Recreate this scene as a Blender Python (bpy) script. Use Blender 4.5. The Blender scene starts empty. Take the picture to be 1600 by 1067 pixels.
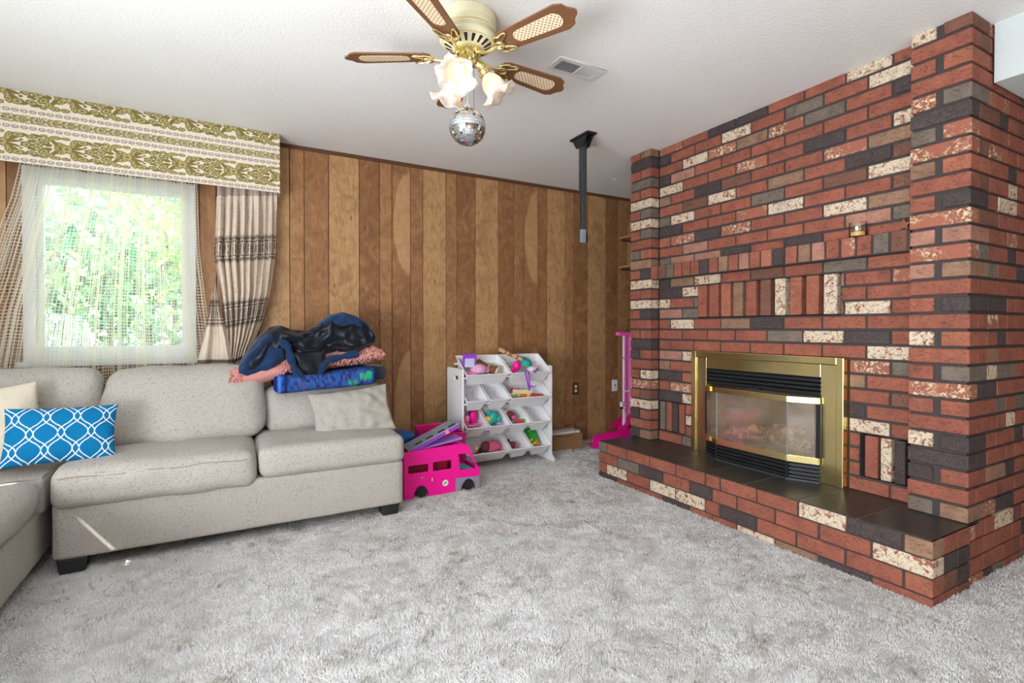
import bpy, bmesh, math, random
import numpy as np
from mathutils import Vector, Matrix, Euler
from mathutils import noise as mnoise

rng = random.Random(7)
nrng = np.random.default_rng(11)
COL = bpy.context.scene.collection
SC = bpy.context.scene
R_ = math.radians


def lin(c):
    return tuple((x / 12.92 if x <= 0.04045 else ((x + 0.055) / 1.055) ** 2.4) for x in [v / 255 for v in c])


# ------------------------------------------------------------------ camera, world, light
cam = bpy.data.cameras.new('camera')
camo = bpy.data.objects.new('camera', cam)
COL.objects.link(camo)
cam.sensor_width = 36
cam.lens = 18
cam.shift_y = -0.0076
cam.clip_start = 0.02
camo.location = (0, 0, 1.098)
camo.rotation_euler = Euler((R_(90 - 0.6), 0, R_(-28.97)), 'XYZ')
SC.camera = camo

SC.view_settings.view_transform = 'Standard'
SC.view_settings.look = 'None'
SC.view_settings.gamma = 1
SC.view_settings.use_curve_mapping = False
SC.view_settings.exposure = 0.32

world = bpy.data.worlds.new('world')
SC.world = world
world.use_nodes = True
wb = world.node_tree.nodes['Background']
wb.inputs[0].default_value = (0.86, 0.95, 1.0, 1)
wb.inputs[1].default_value = 4.6


def area(name, loc, rot, sx, sy, power, color):
    l = bpy.data.lights.new(name, 'AREA')
    l.shape = 'RECTANGLE'
    l.size = sx
    l.size_y = sy
    l.energy = power
    l.color = color
    o = bpy.data.objects.new(name, l)
    o.location = loc
    o.rotation_euler = rot
    COL.objects.link(o)
    return o


# area lamps added in place of daylight from unseen side and rear windows
area('daylight_fill_side', (-1.84, 0.1, 1.15), (0, R_(-116), 0), 1.6, 3.2, 275, (0.93, 0.97, 1.0))  # tilted up to brighten the ceiling
area('daylight_fill_rear', (-0.3, -2.9, 1.15), (R_(104), 0, 0), 2.6, 1.6, 26, (0.97, 0.98, 1.0))
area('fill_far_side', (5.4, -1.4, 1.3), (0, R_(90), 0), 1.6, 1.6, 5, (1.0, 0.98, 0.95))  # weak fill lamp added in front of the closed far wall
sun = bpy.data.lights.new('sun', 'SUN')
sun.energy = 14.0
sun.angle = R_(0.3)
sun.color = (1.0, 0.96, 0.88)
suno = bpy.data.objects.new('sun', sun)
suno.rotation_euler = Vector((-1.0, -0.8, 1.6)).to_track_quat('Z', 'Y').to_euler()
suno.location = (-6, 6, 8)
COL.objects.link(suno)

# ------------------------------------------------------------------ materials


class NT:
    def __init__(self, name):
        self.m = bpy.data.materials.new(name)
        self.m.use_nodes = True
        self.t = self.m.node_tree
        self.b = self.t.nodes['Principled BSDF']
        self.out = self.t.nodes['Material Output']

    def n(self, typ, props=None, **ins):
        nd = self.t.nodes.new(typ)
        for k, v in (props or {}).items():
            setattr(nd, k, v)
        for k, v in ins.items():
            key = k.replace('_', ' ')
            sock = nd.inputs[int(k[1:])] if (k[0] == 'i' and k[1:].isdigit()) else nd.inputs[key]
            self.set(sock, v)
        return nd

    def set(self, sock, v):
        if isinstance(v, bpy.types.NodeSocket):
            self.t.links.new(v, sock)
        elif isinstance(v, bpy.types.Node):
            self.t.links.new(v.outputs[0], sock)
        else:
            if sock.type == 'RGBA' and len(v) == 3:
                v = (*v, 1)
            sock.default_value = v

    def math(self, op, a, b=None, c=None, clamp=False):
        nd = self.t.nodes.new('ShaderNodeMath')
        nd.operation = op
        nd.use_clamp = clamp
        self.set(nd.inputs[0], a)
        if b is not None:
            self.set(nd.inputs[1], b)
        if c is not None:
            self.set(nd.inputs[2], c)
        return nd.outputs[0]

    def mix(self, f, a, b, mode='MIX'):
        nd = self.t.nodes.new('ShaderNodeMix')
        nd.data_type = 'RGBA'
        nd.blend_type = mode
        self.set(nd.inputs[0], f)
        self.set(nd.inputs[6], a)
        self.set(nd.inputs[7], b)
        return nd.outputs[2]

    def ramp(self, f, lo, hi):
        nd = self.t.nodes.new('ShaderNodeMapRange')
        nd.clamp = True
        self.set(nd.inputs[0], f)
        nd.inputs[1].default_value = lo
        nd.inputs[2].default_value = hi
        return nd.outputs[0]

    def coord(self, which='Object', scale=(1, 1, 1), rnd=False, rot=(0, 0, 0)):
        tc = self.t.nodes.new('ShaderNodeTexCoord')
        mp = self.t.nodes.new('ShaderNodeMapping')
        self.t.links.new(tc.outputs[which], mp.inputs[0])
        mp.inputs['Scale'].default_value = scale
        mp.inputs['Rotation'].default_value = rot
        if rnd:
            oi = self.t.nodes.new('ShaderNodeObjectInfo')
            v = self.n('ShaderNodeVectorMath', {'operation': 'SCALE'}, i0=(31.0, 17.0, 23.0))
            self.t.links.new(oi.outputs['Random'], v.inputs['Scale'])
            self.t.links.new(v.outputs[0], mp.inputs['Location'])
        return mp.outputs[0]

    def noise(self, vec, scale, detail=3, rough=0.5, dist=0.0):
        nd = self.n('ShaderNodeTexNoise', None, Vector=vec, Scale=scale, Detail=detail, Roughness=rough, Distortion=dist)
        return nd.outputs[0]

    def bump(self, h, strength, dist, normal=None):
        nd = self.n('ShaderNodeBump', None, Height=h, Strength=strength, Distance=dist)
        if normal is not None:
            self.set(nd.inputs['Normal'], normal)
        return nd.outputs[0]

    def done(self, color=None, rough=None, metal=None, normal=None, **kw):
        if color is not None:
            self.set(self.b.inputs['Base Color'], color)
        if rough is not None:
            self.set(self.b.inputs['Roughness'], rough)
        if metal is not None:
            self.set(self.b.inputs['Metallic'], metal)
        if normal is not None:
            self.set(self.b.inputs['Normal'], normal)
        for k, v in kw.items():
            self.set(self.b.inputs[k.replace('_', ' ')], v)
        return self.m


def plain(name, rgb, rough=0.5, metal=0.0, bump=0.0, bscale=60, var=0.06, **kw):
    t = NT(name)
    v = t.coord()
    n = t.noise(v, bscale, 3)
    c = lin(rgb)
    col = t.mix(n, tuple(x * (1 - var) for x in c), tuple(min(1, x * (1 + var)) for x in c))
    nm = t.bump(n, bump, 0.004) if bump else None
    return t.done(col, rough, metal, nm, **kw)


def objcolor_node(t):
    return t.n('ShaderNodeObjectInfo').outputs['Color']


def make_brick(white):
    t = NT('brick_whitewashed' if white else 'brick_fired')
    v = t.coord(rnd=True)
    oc = objcolor_node(t)
    n1 = t.noise(v, 14, 4, 0.6)
    n2 = t.noise(v, 120, 3, 0.6)
    vo = t.n('ShaderNodeTexNoise', None, Vector=t.coord(scale=(1, 1, 2.4), rnd=True), Scale=20.0, Detail=3.0, Distortion=2.4).outputs[0]
    scr = t.math('MULTIPLY', t.ramp(vo, 0.60, 0.63), t.ramp(vo, 0.68, 0.65))
    base = t.mix(t.ramp(n1, 0.35, 0.75), t.mix(0.04, oc, lin((230, 180, 150))), t.mix(0.45, oc, lin((70, 55, 50))))
    base = t.mix(t.math('MULTIPLY', t.ramp(n2, 0.45, 0.75), 0.30), base, t.mix(0.5, oc, lin((60, 45, 42))))
    base = t.mix(t.math('MULTIPLY', t.ramp(n2, 0.5, 0.2), 0.25), base, t.mix(0.6, oc, lin((220, 160, 130))))
    h = t.math('ADD', t.math('MULTIPLY', scr, -1.0), t.math('MULTIPLY', n2, 0.5))
    base = t.mix(t.math('MULTIPLY', scr, 0.45), base, lin((60, 38, 34)))
    if white:
        w = t.n('ShaderNodeTexNoise', None, Vector=v, Scale=34.0, Detail=6.0, Roughness=0.68, Distortion=1.2).outputs[0]
        wm = t.ramp(w, 0.40, 0.47)
        spk = t.ramp(t.noise(v, 95, 3, 0.7, 1.4), 0.57, 0.63)
        cream = t.mix(n2, lin((196, 176, 152)), lin((226, 212, 190)))
        base = t.mix(wm, t.mix(0.35, lin((150, 82, 62)), oc), cream)
        base = t.mix(t.math('MULTIPLY', spk, 0.8), base, lin((90, 70, 55)))
        h = t.math('ADD', t.math('MULTIPLY', wm, 1.0), t.math('MULTIPLY', spk, -1.2))
    return t.done(base, 0.82, 0, t.bump(h, 0.55, 0.003), Specular_IOR_Level=0.25)


M_BRICK = make_brick(False)
M_BRICKW = make_brick(True)
M_MORTAR = plain('mortar', (66, 60, 60), 0.95, bump=0.5, bscale=200, var=0.25)


def make_blotchy():
    t = NT('brick_blotched')
    v = t.coord(rnd=True)
    oc = objcolor_node(t)
    n1 = t.noise(v, 9, 2)
    n2 = t.noise(v, 60, 5, 0.65, 0.8)
    base = t.mix(t.ramp(n1, 0.35, 0.7), oc, t.mix(0.4, oc, lin((80, 60, 52))))
    m = t.math('MULTIPLY', t.ramp(n2, 0.50, 0.58), t.ramp(n1, 0.42, 0.55))
    base = t.mix(m, base, lin((214, 190, 158)))
    return t.done(base, 0.85, 0, t.bump(n2, 0.5, 0.003), Specular_IOR_Level=0.25)


M_BRICKV = make_blotchy()

BCOL = {'R': (148, 84, 68), 'O': (162, 96, 74), 'P': (170, 122, 106), 'B': (114, 76, 64), 'D': (54, 55, 60),
        'G': (110, 103, 94), 'T': (146, 114, 92), 'W': (160, 102, 84), 'V': (156, 96, 78), 'Y': (150, 122, 84)}


def make_wood_panel(heart=False):
    t = NT('wood_panelling_heart' if heart else 'wood_panelling')
    oc = objcolor_node(t)
    n1 = t.noise(t.coord(scale=(3.2, 1, 0.55), rnd=True), 1.7, 2, 0.45, 0.5)
    n2 = t.noise(t.coord(scale=(9, 1, 1.3), rnd=True), 1.5, 2, 0.5, 0.8)
    rings = t.math('ADD', t.math('MULTIPLY', t.math('SINE', t.math('MULTIPLY', n1, 150.0)), 0.5), 0.5)
    rings2 = t.math('ADD', t.math('MULTIPLY', t.math('SINE', t.math('MULTIPLY', n2, 62.0)), 0.5), 0.5)
    fine = t.noise(t.coord(scale=(90, 1, 2.5), rnd=True), 3, 4, 0.6)
    mot = t.noise(t.coord(scale=(4, 1, 3.4), rnd=True), 2.4, 4, 0.6, 1.2)
    dark = t.mix(0.62, oc, lin((92, 56, 30)))
    lite = t.mix(0.4, oc, lin((200, 160, 112)))
    c = t.mix(t.math('MULTIPLY', t.ramp(rings, 0.55, 1.0), 0.42), oc, dark)
    c = t.mix(t.math('MULTIPLY', t.ramp(rings2, 0.5, 1.0), 0.26), c, dark)
    c = t.mix(t.math('MULTIPLY', t.ramp(fine, 0.45, 0.7), 0.20), c, dark)
    c = t.mix(t.math('MULTIPLY', t.ramp(mot, 0.48, 0.68), 0.62), c, dark)
    c = t.mix(t.math('MULTIPLY', t.ramp(mot, 0.46, 0.30), 0.65), c, lite)
    if heart:
        tc = t.t.nodes.new('ShaderNodeTexCoord')
        sp = t.n('ShaderNodeSeparateXYZ', None, Vector=tc.outputs['Object'])
        ms = []
        for zc, rz in ((0.73, 0.43), (-0.80, 0.50)):
            dx = t.math('POWER', t.math('DIVIDE', t.math('SUBTRACT', sp.outputs[0], 0.082), 0.148), 2.0)
            dz = t.math('POWER', t.math('ABSOLUTE', t.math('DIVIDE', t.math('SUBTRACT', sp.outputs[2], zc), rz)), 2.0)
            ms.append(t.ramp(t.math('ADD', t.math('ADD', dx, dz), t.math('MULTIPLY', n2, 0.5)), 1.28, 1.12))
        m = t.math('MAXIMUM', ms[0], ms[1])
        hl = t.mix(t.math('MULTIPLY', t.ramp(mot, 0.3, 0.7), 0.6), lin((196, 156, 112)), lin((160, 118, 80)))
        c = t.mix(t.math('MULTIPLY', m, 0.85), c, hl)
    kn = t.n('ShaderNodeTexVoronoi', None, Vector=t.coord(scale=(6, 1, 1.5), rnd=True), Scale=1.6).outputs[0]
    c = t.mix(t.math('MULTIPLY', t.ramp(kn, 0.075, 0.03), 0.7), c, lin((74, 44, 24)))
    return t.done(c, 0.44, 0, t.bump(fine, 0.06, 0.001), Specular_IOR_Level=0.35)


M_PANEL = make_wood_panel()
M_HEART = make_wood_panel(True)
M_DARKWOOD = plain('dark_wood_trim', (92, 58, 38), 0.5, bump=0.1)
M_GROOVE = plain('panel_groove', (52, 32, 20), 0.8)


def make_ceiling():
    t = NT('stippled_ceiling')
    v = t.coord()
    a = t.noise(v, 75, 4, 0.6)
    b = t.n('ShaderNodeTexVoronoi', None, Vector=v, Scale=34.0).outputs[0]
    w = t.noise(v, 3, 2)
    spk = t.math('MULTIPLY', t.ramp(b, 0.16, 0.05), t.ramp(t.noise(v, 9, 1), 0.42, 0.6))
    h = t.math('ADD', t.math('MULTIPLY', t.ramp(a, 0.4, 0.7), 0.6), spk)
    c = t.mix(w, lin((236, 236, 236)), lin((240, 240, 238)))
    return t.done(c, 0.9, 0, t.bump(h, 0.30, 0.005), Specular_IOR_Level=0.1)


M_CEIL = make_ceiling()
M_WHITEWALL = plain('white_paint', (226, 226, 224), 0.8, bump=0.2, bscale=90, var=0.02)


def make_carpet():
    t = NT('carpet_pile')
    v = t.coord()
    big = t.noise(v, 1.6, 3, 0.5)
    mid = t.noise(v, 16, 5, 0.62, 0.8)
    fine = t.noise(v, 150, 4, 0.75)
    cr = t.n('ShaderNodeTexNoise', None, Vector=v, Scale=7.0, Detail=6.0, Roughness=0.7, Distortion=1.2).outputs[0]
    crack = t.ramp(t.math('ABSOLUTE', t.math('SUBTRACT', cr, 0.5)), 0.014, 0.0)
    crack = t.math('MULTIPLY', crack, t.ramp(t.noise(v, 5, 2), 0.47, 0.62))
    at = t.n('ShaderNodeAttribute', {'attribute_name': 'pile'}).outputs['Fac']
    c = t.mix(t.ramp(big, 0.35, 0.68), lin((224, 223, 222)), lin((220, 216, 210)))
    c = t.mix(t.math('MULTIPLY', t.ramp(mid, 0.47, 0.72), 0.35), c, lin((168, 158, 147)))
    c = t.mix(t.math('MULTIPLY', t.ramp(fine, 0.42, 0.7), 0.42), c, lin((140, 130, 118)))
    c = t.mix(t.math('MULTIPLY', t.ramp(fine, 0.5, 0.3), 0.4), c, lin((236, 233, 229)))
    c = t.mix(t.math('MULTIPLY', crack, 0.5), c, lin((112, 98, 84)))
    h = t.math('ADD', t.math('MULTIPLY', fine, 0.9), t.math('ADD', t.math('MULTIPLY', mid, 1.1), t.math('MULTIPLY', crack, -0.5)))
    return t.done(c, 1.0, 0, t.bump(h, 0.75, 0.012), Specular_IOR_Level=0.05, Sheen_Weight=0.15)


M_CARPET = make_carpet()


def make_pile():
    t = NT('carpet_yarn')
    a = t.n('ShaderNodeAttribute', {'attribute_name': 'print'}).outputs['Color']
    return t.done(a, 1.0, 0, Specular_IOR_Level=0.05, Sheen_Weight=0.1)


M_PILE = make_pile()


def make_tweed(name, c1, c2, speck, amount=0.75):
    t = NT(name)
    v = t.coord()
    fine = t.noise(v, 260, 3, 0.7)
    s1 = t.noise(t.coord(scale=(110, 110, 330)), 1, 2, 0.5)
    s2 = t.noise(t.coord(scale=(330, 330, 110)), 1, 2, 0.5)
    big = t.noise(v, 5, 3)
    c = t.mix(big, lin(c1), lin(c2))
    c = t.mix(t.math('MULTIPLY', t.ramp(fine, 0.4, 0.75), 0.35), c, lin(tuple(int(x * 0.72) for x in c1)))
    m = t.math('MAXIMUM', t.ramp(s1, 0.61, 0.68), t.ramp(s2, 0.62, 0.69))
    c = t.mix(t.math('MULTIPLY', m, amount), c, lin(speck))
    return t.done(c, 0.95, 0, t.bump(t.math('ADD', fine, t.math('MULTIPLY', big, 1.5)), 0.35, 0.003), Specular_IOR_Level=0.1, Sheen_Weight=0.1)


M_TWEED = make_tweed('tweed_upholstery', (186, 181, 174), (179, 174, 167), (92, 82, 74))
M_TWEED2 = make_tweed('tweed_upholstery_pillow', (178, 173, 166), (170, 165, 158), (104, 98, 92), 0.6)
M_CREAMCLOTH = make_tweed('cream_cloth', (224, 216, 198), (216, 208, 190), (170, 160, 140), 0.3)
M_BLACKPLASTIC = plain('black_plastic', (34, 34, 38), 0.45)


def attr_mat(name, rough=0.85, bumps=300, trans=0.0, bstr=0.3):
    t = NT(name)
    a = t.n('ShaderNodeAttribute', {'attribute_name': 'print'}).outputs['Color']
    v = t.coord()
    n = t.noise(v, bumps, 3, 0.7)
    c = t.mix(t.math('MULTIPLY', t.ramp(n, 0.45, 0.75), 0.25), a, t.mix(0.4, a, (0.02, 0.02, 0.02)))
    m = t.done(c, rough, 0, t.bump(n, bstr, 0.002), Specular_IOR_Level=0.15)
    if trans > 0:
        tr = t.n('ShaderNodeBsdfTranslucent', None, Color=c)
        mx = t.n('ShaderNodeMixShader')
        mx.inputs[0].default_value = trans
        t.t.links.new(t.b.outputs[0], mx.inputs[1])
        t.t.links.new(tr.outputs[0], mx.inputs[2])
        t.t.links.new(mx.outputs[0], t.out.inputs[0])
    return m


M_PRINT = attr_mat('printed_cloth')
M_PRINT_TR = attr_mat('woven_drape_cloth', trans=0.2, bumps=180, bstr=0.5)


def glassy(name, tint=(1, 1, 1), refl=0.06, rough=0.0, fres=1.45):
    t = NT(name)
    tr = t.n('ShaderNodeBsdfTransparent', None, Color=tint)
    gl = t.n('ShaderNodeBsdfGlossy', None, Color=(1, 1, 1), Roughness=rough)
    fr = t.n('ShaderNodeFresnel', None, IOR=fres)
    mx = t.n('ShaderNodeMixShader', None, i0=t.math('ADD', fr.outputs[0], refl * 0.5))
    t.t.links.new(tr.outputs[0], mx.inputs[1])
    t.t.links.new(gl.outputs[0], mx.inputs[2])
    t.t.links.new(mx.outputs[0], t.out.inputs[0])
    return t.m


M_GLASS = glassy('window_glass', (0.97, 1.0, 0.98))
def make_fireglass():
    t = NT('dusty_fireplace_glass')
    tr = t.n('ShaderNodeBsdfTransparent', None, Color=(0.95, 0.92, 0.88, 1))
    gl = t.n('ShaderNodeBsdfGlossy', None, Color=(1, 1, 1), Roughness=0.06)
    df = t.n('ShaderNodeBsdfDiffuse', None, Color=(*lin((176, 156, 132)), 1))
    m1 = t.n('ShaderNodeMixShader', None, i0=t.ramp(t.noise(t.coord(), 6, 3), 0.2, 1.6))
    t.t.links.new(tr.outputs[0], m1.inputs[1])
    t.t.links.new(df.outputs[0], m1.inputs[2])
    m2 = t.n('ShaderNodeMixShader', None, i0=0.09)
    t.t.links.new(m1.outputs[0], m2.inputs[1])
    t.t.links.new(gl.outputs[0], m2.inputs[2])
    t.t.links.new(m2.outputs[0], t.out.inputs[0])
    return t.m


M_FIREGLASS = make_fireglass()
M_JAR = glassy('clear_jar_glass', (0.97, 0.97, 0.95), 0.1, fres=1.12)
M_WHITEPLASTIC = plain('white_plastic', (232, 232, 236), 0.35, var=0.01)
M_FRAME = plain('white_window_frame', (232, 238, 246), 0.4, var=0.01)


def make_brass(name, rgb, rough, wav=0.0):
    t = NT(name)
    v = t.coord()
    n = t.noise(v, 3.5, 2)
    c = lin(rgb)
    nm = t.bump(n, wav, 0.05) if wav else None
    return t.done(t.mix(n, c, tuple(x * 0.9 for x in c)), rough, 1.0, nm)


M_BRASS = make_brass('polished_brass', (248, 230, 165), 0.22, 0.10)
M_BRASS2 = make_brass('lamp_brass', (238, 224, 168), 0.24)
M_BLACKMETAL = plain('black_metal', (36, 38, 42), 0.4, 0.3)
M_DARKGREY = plain('dark_grey_metal', (62, 66, 70), 0.45, 0.2)
M_GREYBOX = plain('grey_plastic_box', (122, 134, 146), 0.45)
M_IVORY = plain('ivory_enamel', (222, 217, 182), 0.3, var=0.02)


def make_slate():
    t = NT('slate_tile')
    v = t.coord(rnd=True)
    n = t.noise(v, 9, 5, 0.6, 0.5)
    c = t.mix(n, lin((40, 38, 38)), lin((66, 62, 58)))
    return t.done(c, t.math('ADD', t.math('MULTIPLY', n, 0.25), 0.24), 0, t.bump(n, 0.2, 0.004))


M_SLATE = make_slate()


def make_ceramic_log():
    t = NT('ceramic_log')
    v = t.coord(scale=(1, 1, 1))
    n = t.noise(v, 30, 5, 0.7, 1.5)
    c = t.mix(t.ramp(n, 0.42, 0.6), lin((70, 58, 52)), lin((196, 172, 150)))
    return t.done(c, 0.9, 0, t.bump(n, 1.0, 0.01))


M_LOG = make_ceramic_log()
M_EMBER = plain('ember_bed', (96, 84, 80), 0.95, bump=1.0, bscale=80, var=0.6)
M_FIREBOX = plain('firebox_panel', (150, 134, 112), 0.8, var=0.15, bscale=8)


def make_bladewood():
    t = NT('fan_blade_wood')
    g = t.n('ShaderNodeTexNoise', None, Vector=t.coord(scale=(3, 40, 40)), Scale=2.0, Detail=4.0, Distortion=0.5).outputs[0]
    c = t.mix(g, lin((136, 94, 62)), lin((98, 64, 42)))
    return t.done(c, 0.4, 0)


M_BLADE = make_bladewood()


def make_cane():
    t = NT('woven_cane')
    tc = t.t.nodes.new('ShaderNodeTexCoord')
    sp = t.n('ShaderNodeSeparateXYZ', None, Vector=tc.outputs['Object'])
    k = 2 * math.pi / 0.0125
    a = t.math('SINE', t.math('MULTIPLY', t.math('ADD', sp.outputs[0], sp.outputs[1]), k / 1.4))
    b = t.math('SINE', t.math('MULTIPLY', t.math('SUBTRACT', sp.outputs[0], sp.outputs[1]), k / 1.4))
    hole = t.math('MULTIPLY', t.ramp(a, 0.05, 0.35), t.ramp(b, 0.05, 0.35))
    c = t.mix(hole, lin((236, 216, 184)), lin((120, 80, 52)))
    return t.done(c, 0.6, 0, t.bump(hole, 0.4, 0.001))


M_CANE = make_cane()


def make_shade():
    t = NT('frosted_glass_shade')
    t.b.inputs['Base Color'].default_value = (0.95, 0.90, 0.86, 1)
    t.b.inputs['Roughness'].default_value = 0.35
    tr = t.n('ShaderNodeBsdfTranslucent', None, Color=(1.0, 0.93, 0.86, 1))
    mx = t.n('ShaderNodeMixShader')
    mx.inputs[0].default_value = 0.55
    t.t.links.new(t.b.outputs[0], mx.inputs[1])
    t.t.links.new(tr.outputs[0], mx.inputs[2])
    tp = t.n('ShaderNodeBsdfTransparent', None, Color=(1, 1, 1, 1))
    m2 = t.n('ShaderNodeMixShader')
    m2.inputs[0].default_value = 0.18
    t.t.links.new(mx.outputs[0], m2.inputs[1])
    t.t.links.new(tp.outputs[0], m2.inputs[2])
    t.t.links.new(m2.outputs[0], t.out.inputs[0])
    return t.m


M_SHADE = make_shade()


def emit(name, rgb, strength):
    t = NT(name)
    e = t.n('ShaderNodeEmission', None, Color=(*lin(rgb), 1), Strength=strength)
    t.t.links.new(e.outputs[0], t.out.inputs[0])
    return t.m


M_BULB = emit('lit_bulb', (255, 214, 170), 3.5)
M_MIRROR = plain('mirror_facet', (226, 230, 234), 0.06, 1.0, var=0.0)
M_BALLCORE = plain('ball_core', (150, 152, 156), 0.5)


def velvet(name, c1, c2, rough=0.75, sheen=0.5, scale=14):
    t = NT(name)
    v = t.coord()
    n = t.noise(v, scale, 4, 0.55, 0.6)
    c = t.mix(t.ramp(n, 0.35, 0.7), lin(c1), lin(c2))
    return t.done(c, rough, 0, t.bump(n, 0.5, 0.01), Sheen_Weight=sheen, Specular_IOR_Level=0.3)


M_NAVY = velvet('navy_velvet', (2, 6, 16), (6, 16, 38), 0.42, 0.10)
M_NAVYBACK = velvet('navy_fleece', (12, 38, 72), (20, 54, 94), 0.9, 0.12)
M_PINKCLOTH = velvet('pink_cloth', (212, 150, 142), (198, 132, 126), 0.9, 0.15)


def pl(name, rgb, rough=0.4, **kw):
    return plain(name, rgb, rough, var=0.03, **kw)


M_PINK = pl('hot_pink_plastic', (244, 10, 150), 0.38)
M_PINKDARK = pl('magenta_plastic', (196, 12, 112), 0.4)
M_PINKLIGHT = pl('light_pink_plastic', (240, 130, 200), 0.4)
M_WHITEPINK = pl('pale_lilac_plastic', (236, 218, 242), 0.35)
M_PURPLE = pl('purple_plastic', (150, 62, 200), 0.4)
M_LILAC = pl('lilac_plastic', (176, 120, 220), 0.4)
M_GREYPL = pl('grey_plastic', (132, 140, 152), 0.5)
M_BLUEPL = pl('blue_plastic', (20, 90, 170), 0.5)
M_TEAL = pl('teal_plastic', (40, 168, 160), 0.4)
M_YELLOW = pl('yellow_plastic', (240, 206, 50), 0.5)
M_RED = pl('red_cloth', (196, 50, 60), 0.8)
M_GREEN = pl('green_plastic', (50, 160, 60), 0.45)
M_ORANGE = pl('orange_plastic', (230, 120, 50), 0.5)
M_BROWN = pl('brown_lacquer', (122, 74, 52), 0.4)
M_BAMBOO = pl('bamboo', (196, 160, 110), 0.5, bump=0.2)
M_DRUMSKIN = pl('drum_skin', (226, 212, 190), 0.6)
M_MAGCLOTH = pl('dusky_pink_fabric', (204, 92, 128), 0.85, bump=0.6)
M_DUSK = pl('dark_berry_fabric', (110, 52, 66), 0.85, bump=0.6)
M_CREAM = pl('cream_fabric', (230, 220, 170), 0.8)
M_CARDBOARD = pl('cardboard', (150, 112, 78), 0.85)
M_FOAM = pl('white_foam', (226, 224, 220), 0.8)
M_WIRE = pl('thin_black_wire', (30, 30, 30), 0.5)
M_BLACK = pl('matte_black', (22, 22, 24), 0.6)
M_SKIN = pl('doll_skin', (224, 176, 146), 0.6)
M_AQUA = pl('aqua_fabric', (110, 190, 200), 0.7, bump=0.3)
M_WAX = pl('candle_wax', (206, 178, 96), 0.5)
M_LTWOOD = pl('light_shelf_wood', (176, 132, 92), 0.5)
M_SILVER = plain('vent_enamel', (222, 224, 226), 0.4, var=0.01)
M_PLATEBROWN = pl('brown_bakelite', (74, 48, 34), 0.4)
M_PLATEIVORY = pl('ivory_bakelite', (226, 206, 176), 0.4)


def make_dots():
    t = NT('polka_dot_cloth')
    v = t.n('ShaderNodeTexVoronoi', None, Vector=t.coord(), Scale=90.0).outputs[0]
    c = t.mix(t.ramp(v, 0.28, 0.22), lin((222, 166, 200)), lin((120, 60, 110)))
    return t.done(c, 0.85, 0)


M_DOTS = make_dots()


def make_leaf():
    t = NT('leaf')
    oi = t.n('ShaderNodeAttribute', {'attribute_name': 'print'}).outputs['Color']
    tr = t.n('ShaderNodeBsdfTranslucent', None, Color=oi)
    t.done(oi, 0.6)
    mx = t.n('ShaderNodeMixShader')
    mx.inputs[0].default_value = 0.45
    t.t.links.new(t.b.outputs[0], mx.inputs[1])
    t.t.links.new(tr.outputs[0], mx.inputs[2])
    t.t.links.new(mx.outputs[0], t.out.inputs[0])
    return t.m


M_LEAF = make_leaf()
M_BARK = plain('bark', (92, 84, 74), 0.9, bump=0.6)


def make_net():
    t = NT('net_yarn')
    c = (*lin((252, 250, 242)), 1)
    tr = t.n('ShaderNodeBsdfTranslucent', None, Color=c)
    t.done(c, 0.9)
    mx = t.n('ShaderNodeMixShader')
    mx.inputs[0].default_value = 0.78
    t.t.links.new(t.b.outputs[0], mx.inputs[1])
    t.t.links.new(tr.outputs[0], mx.inputs[2])
    t.t.links.new(mx.outputs[0], t.out.inputs[0])
    return t.m


M_NET = make_net()

# ------------------------------------------------------------------ mesh helpers


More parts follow.
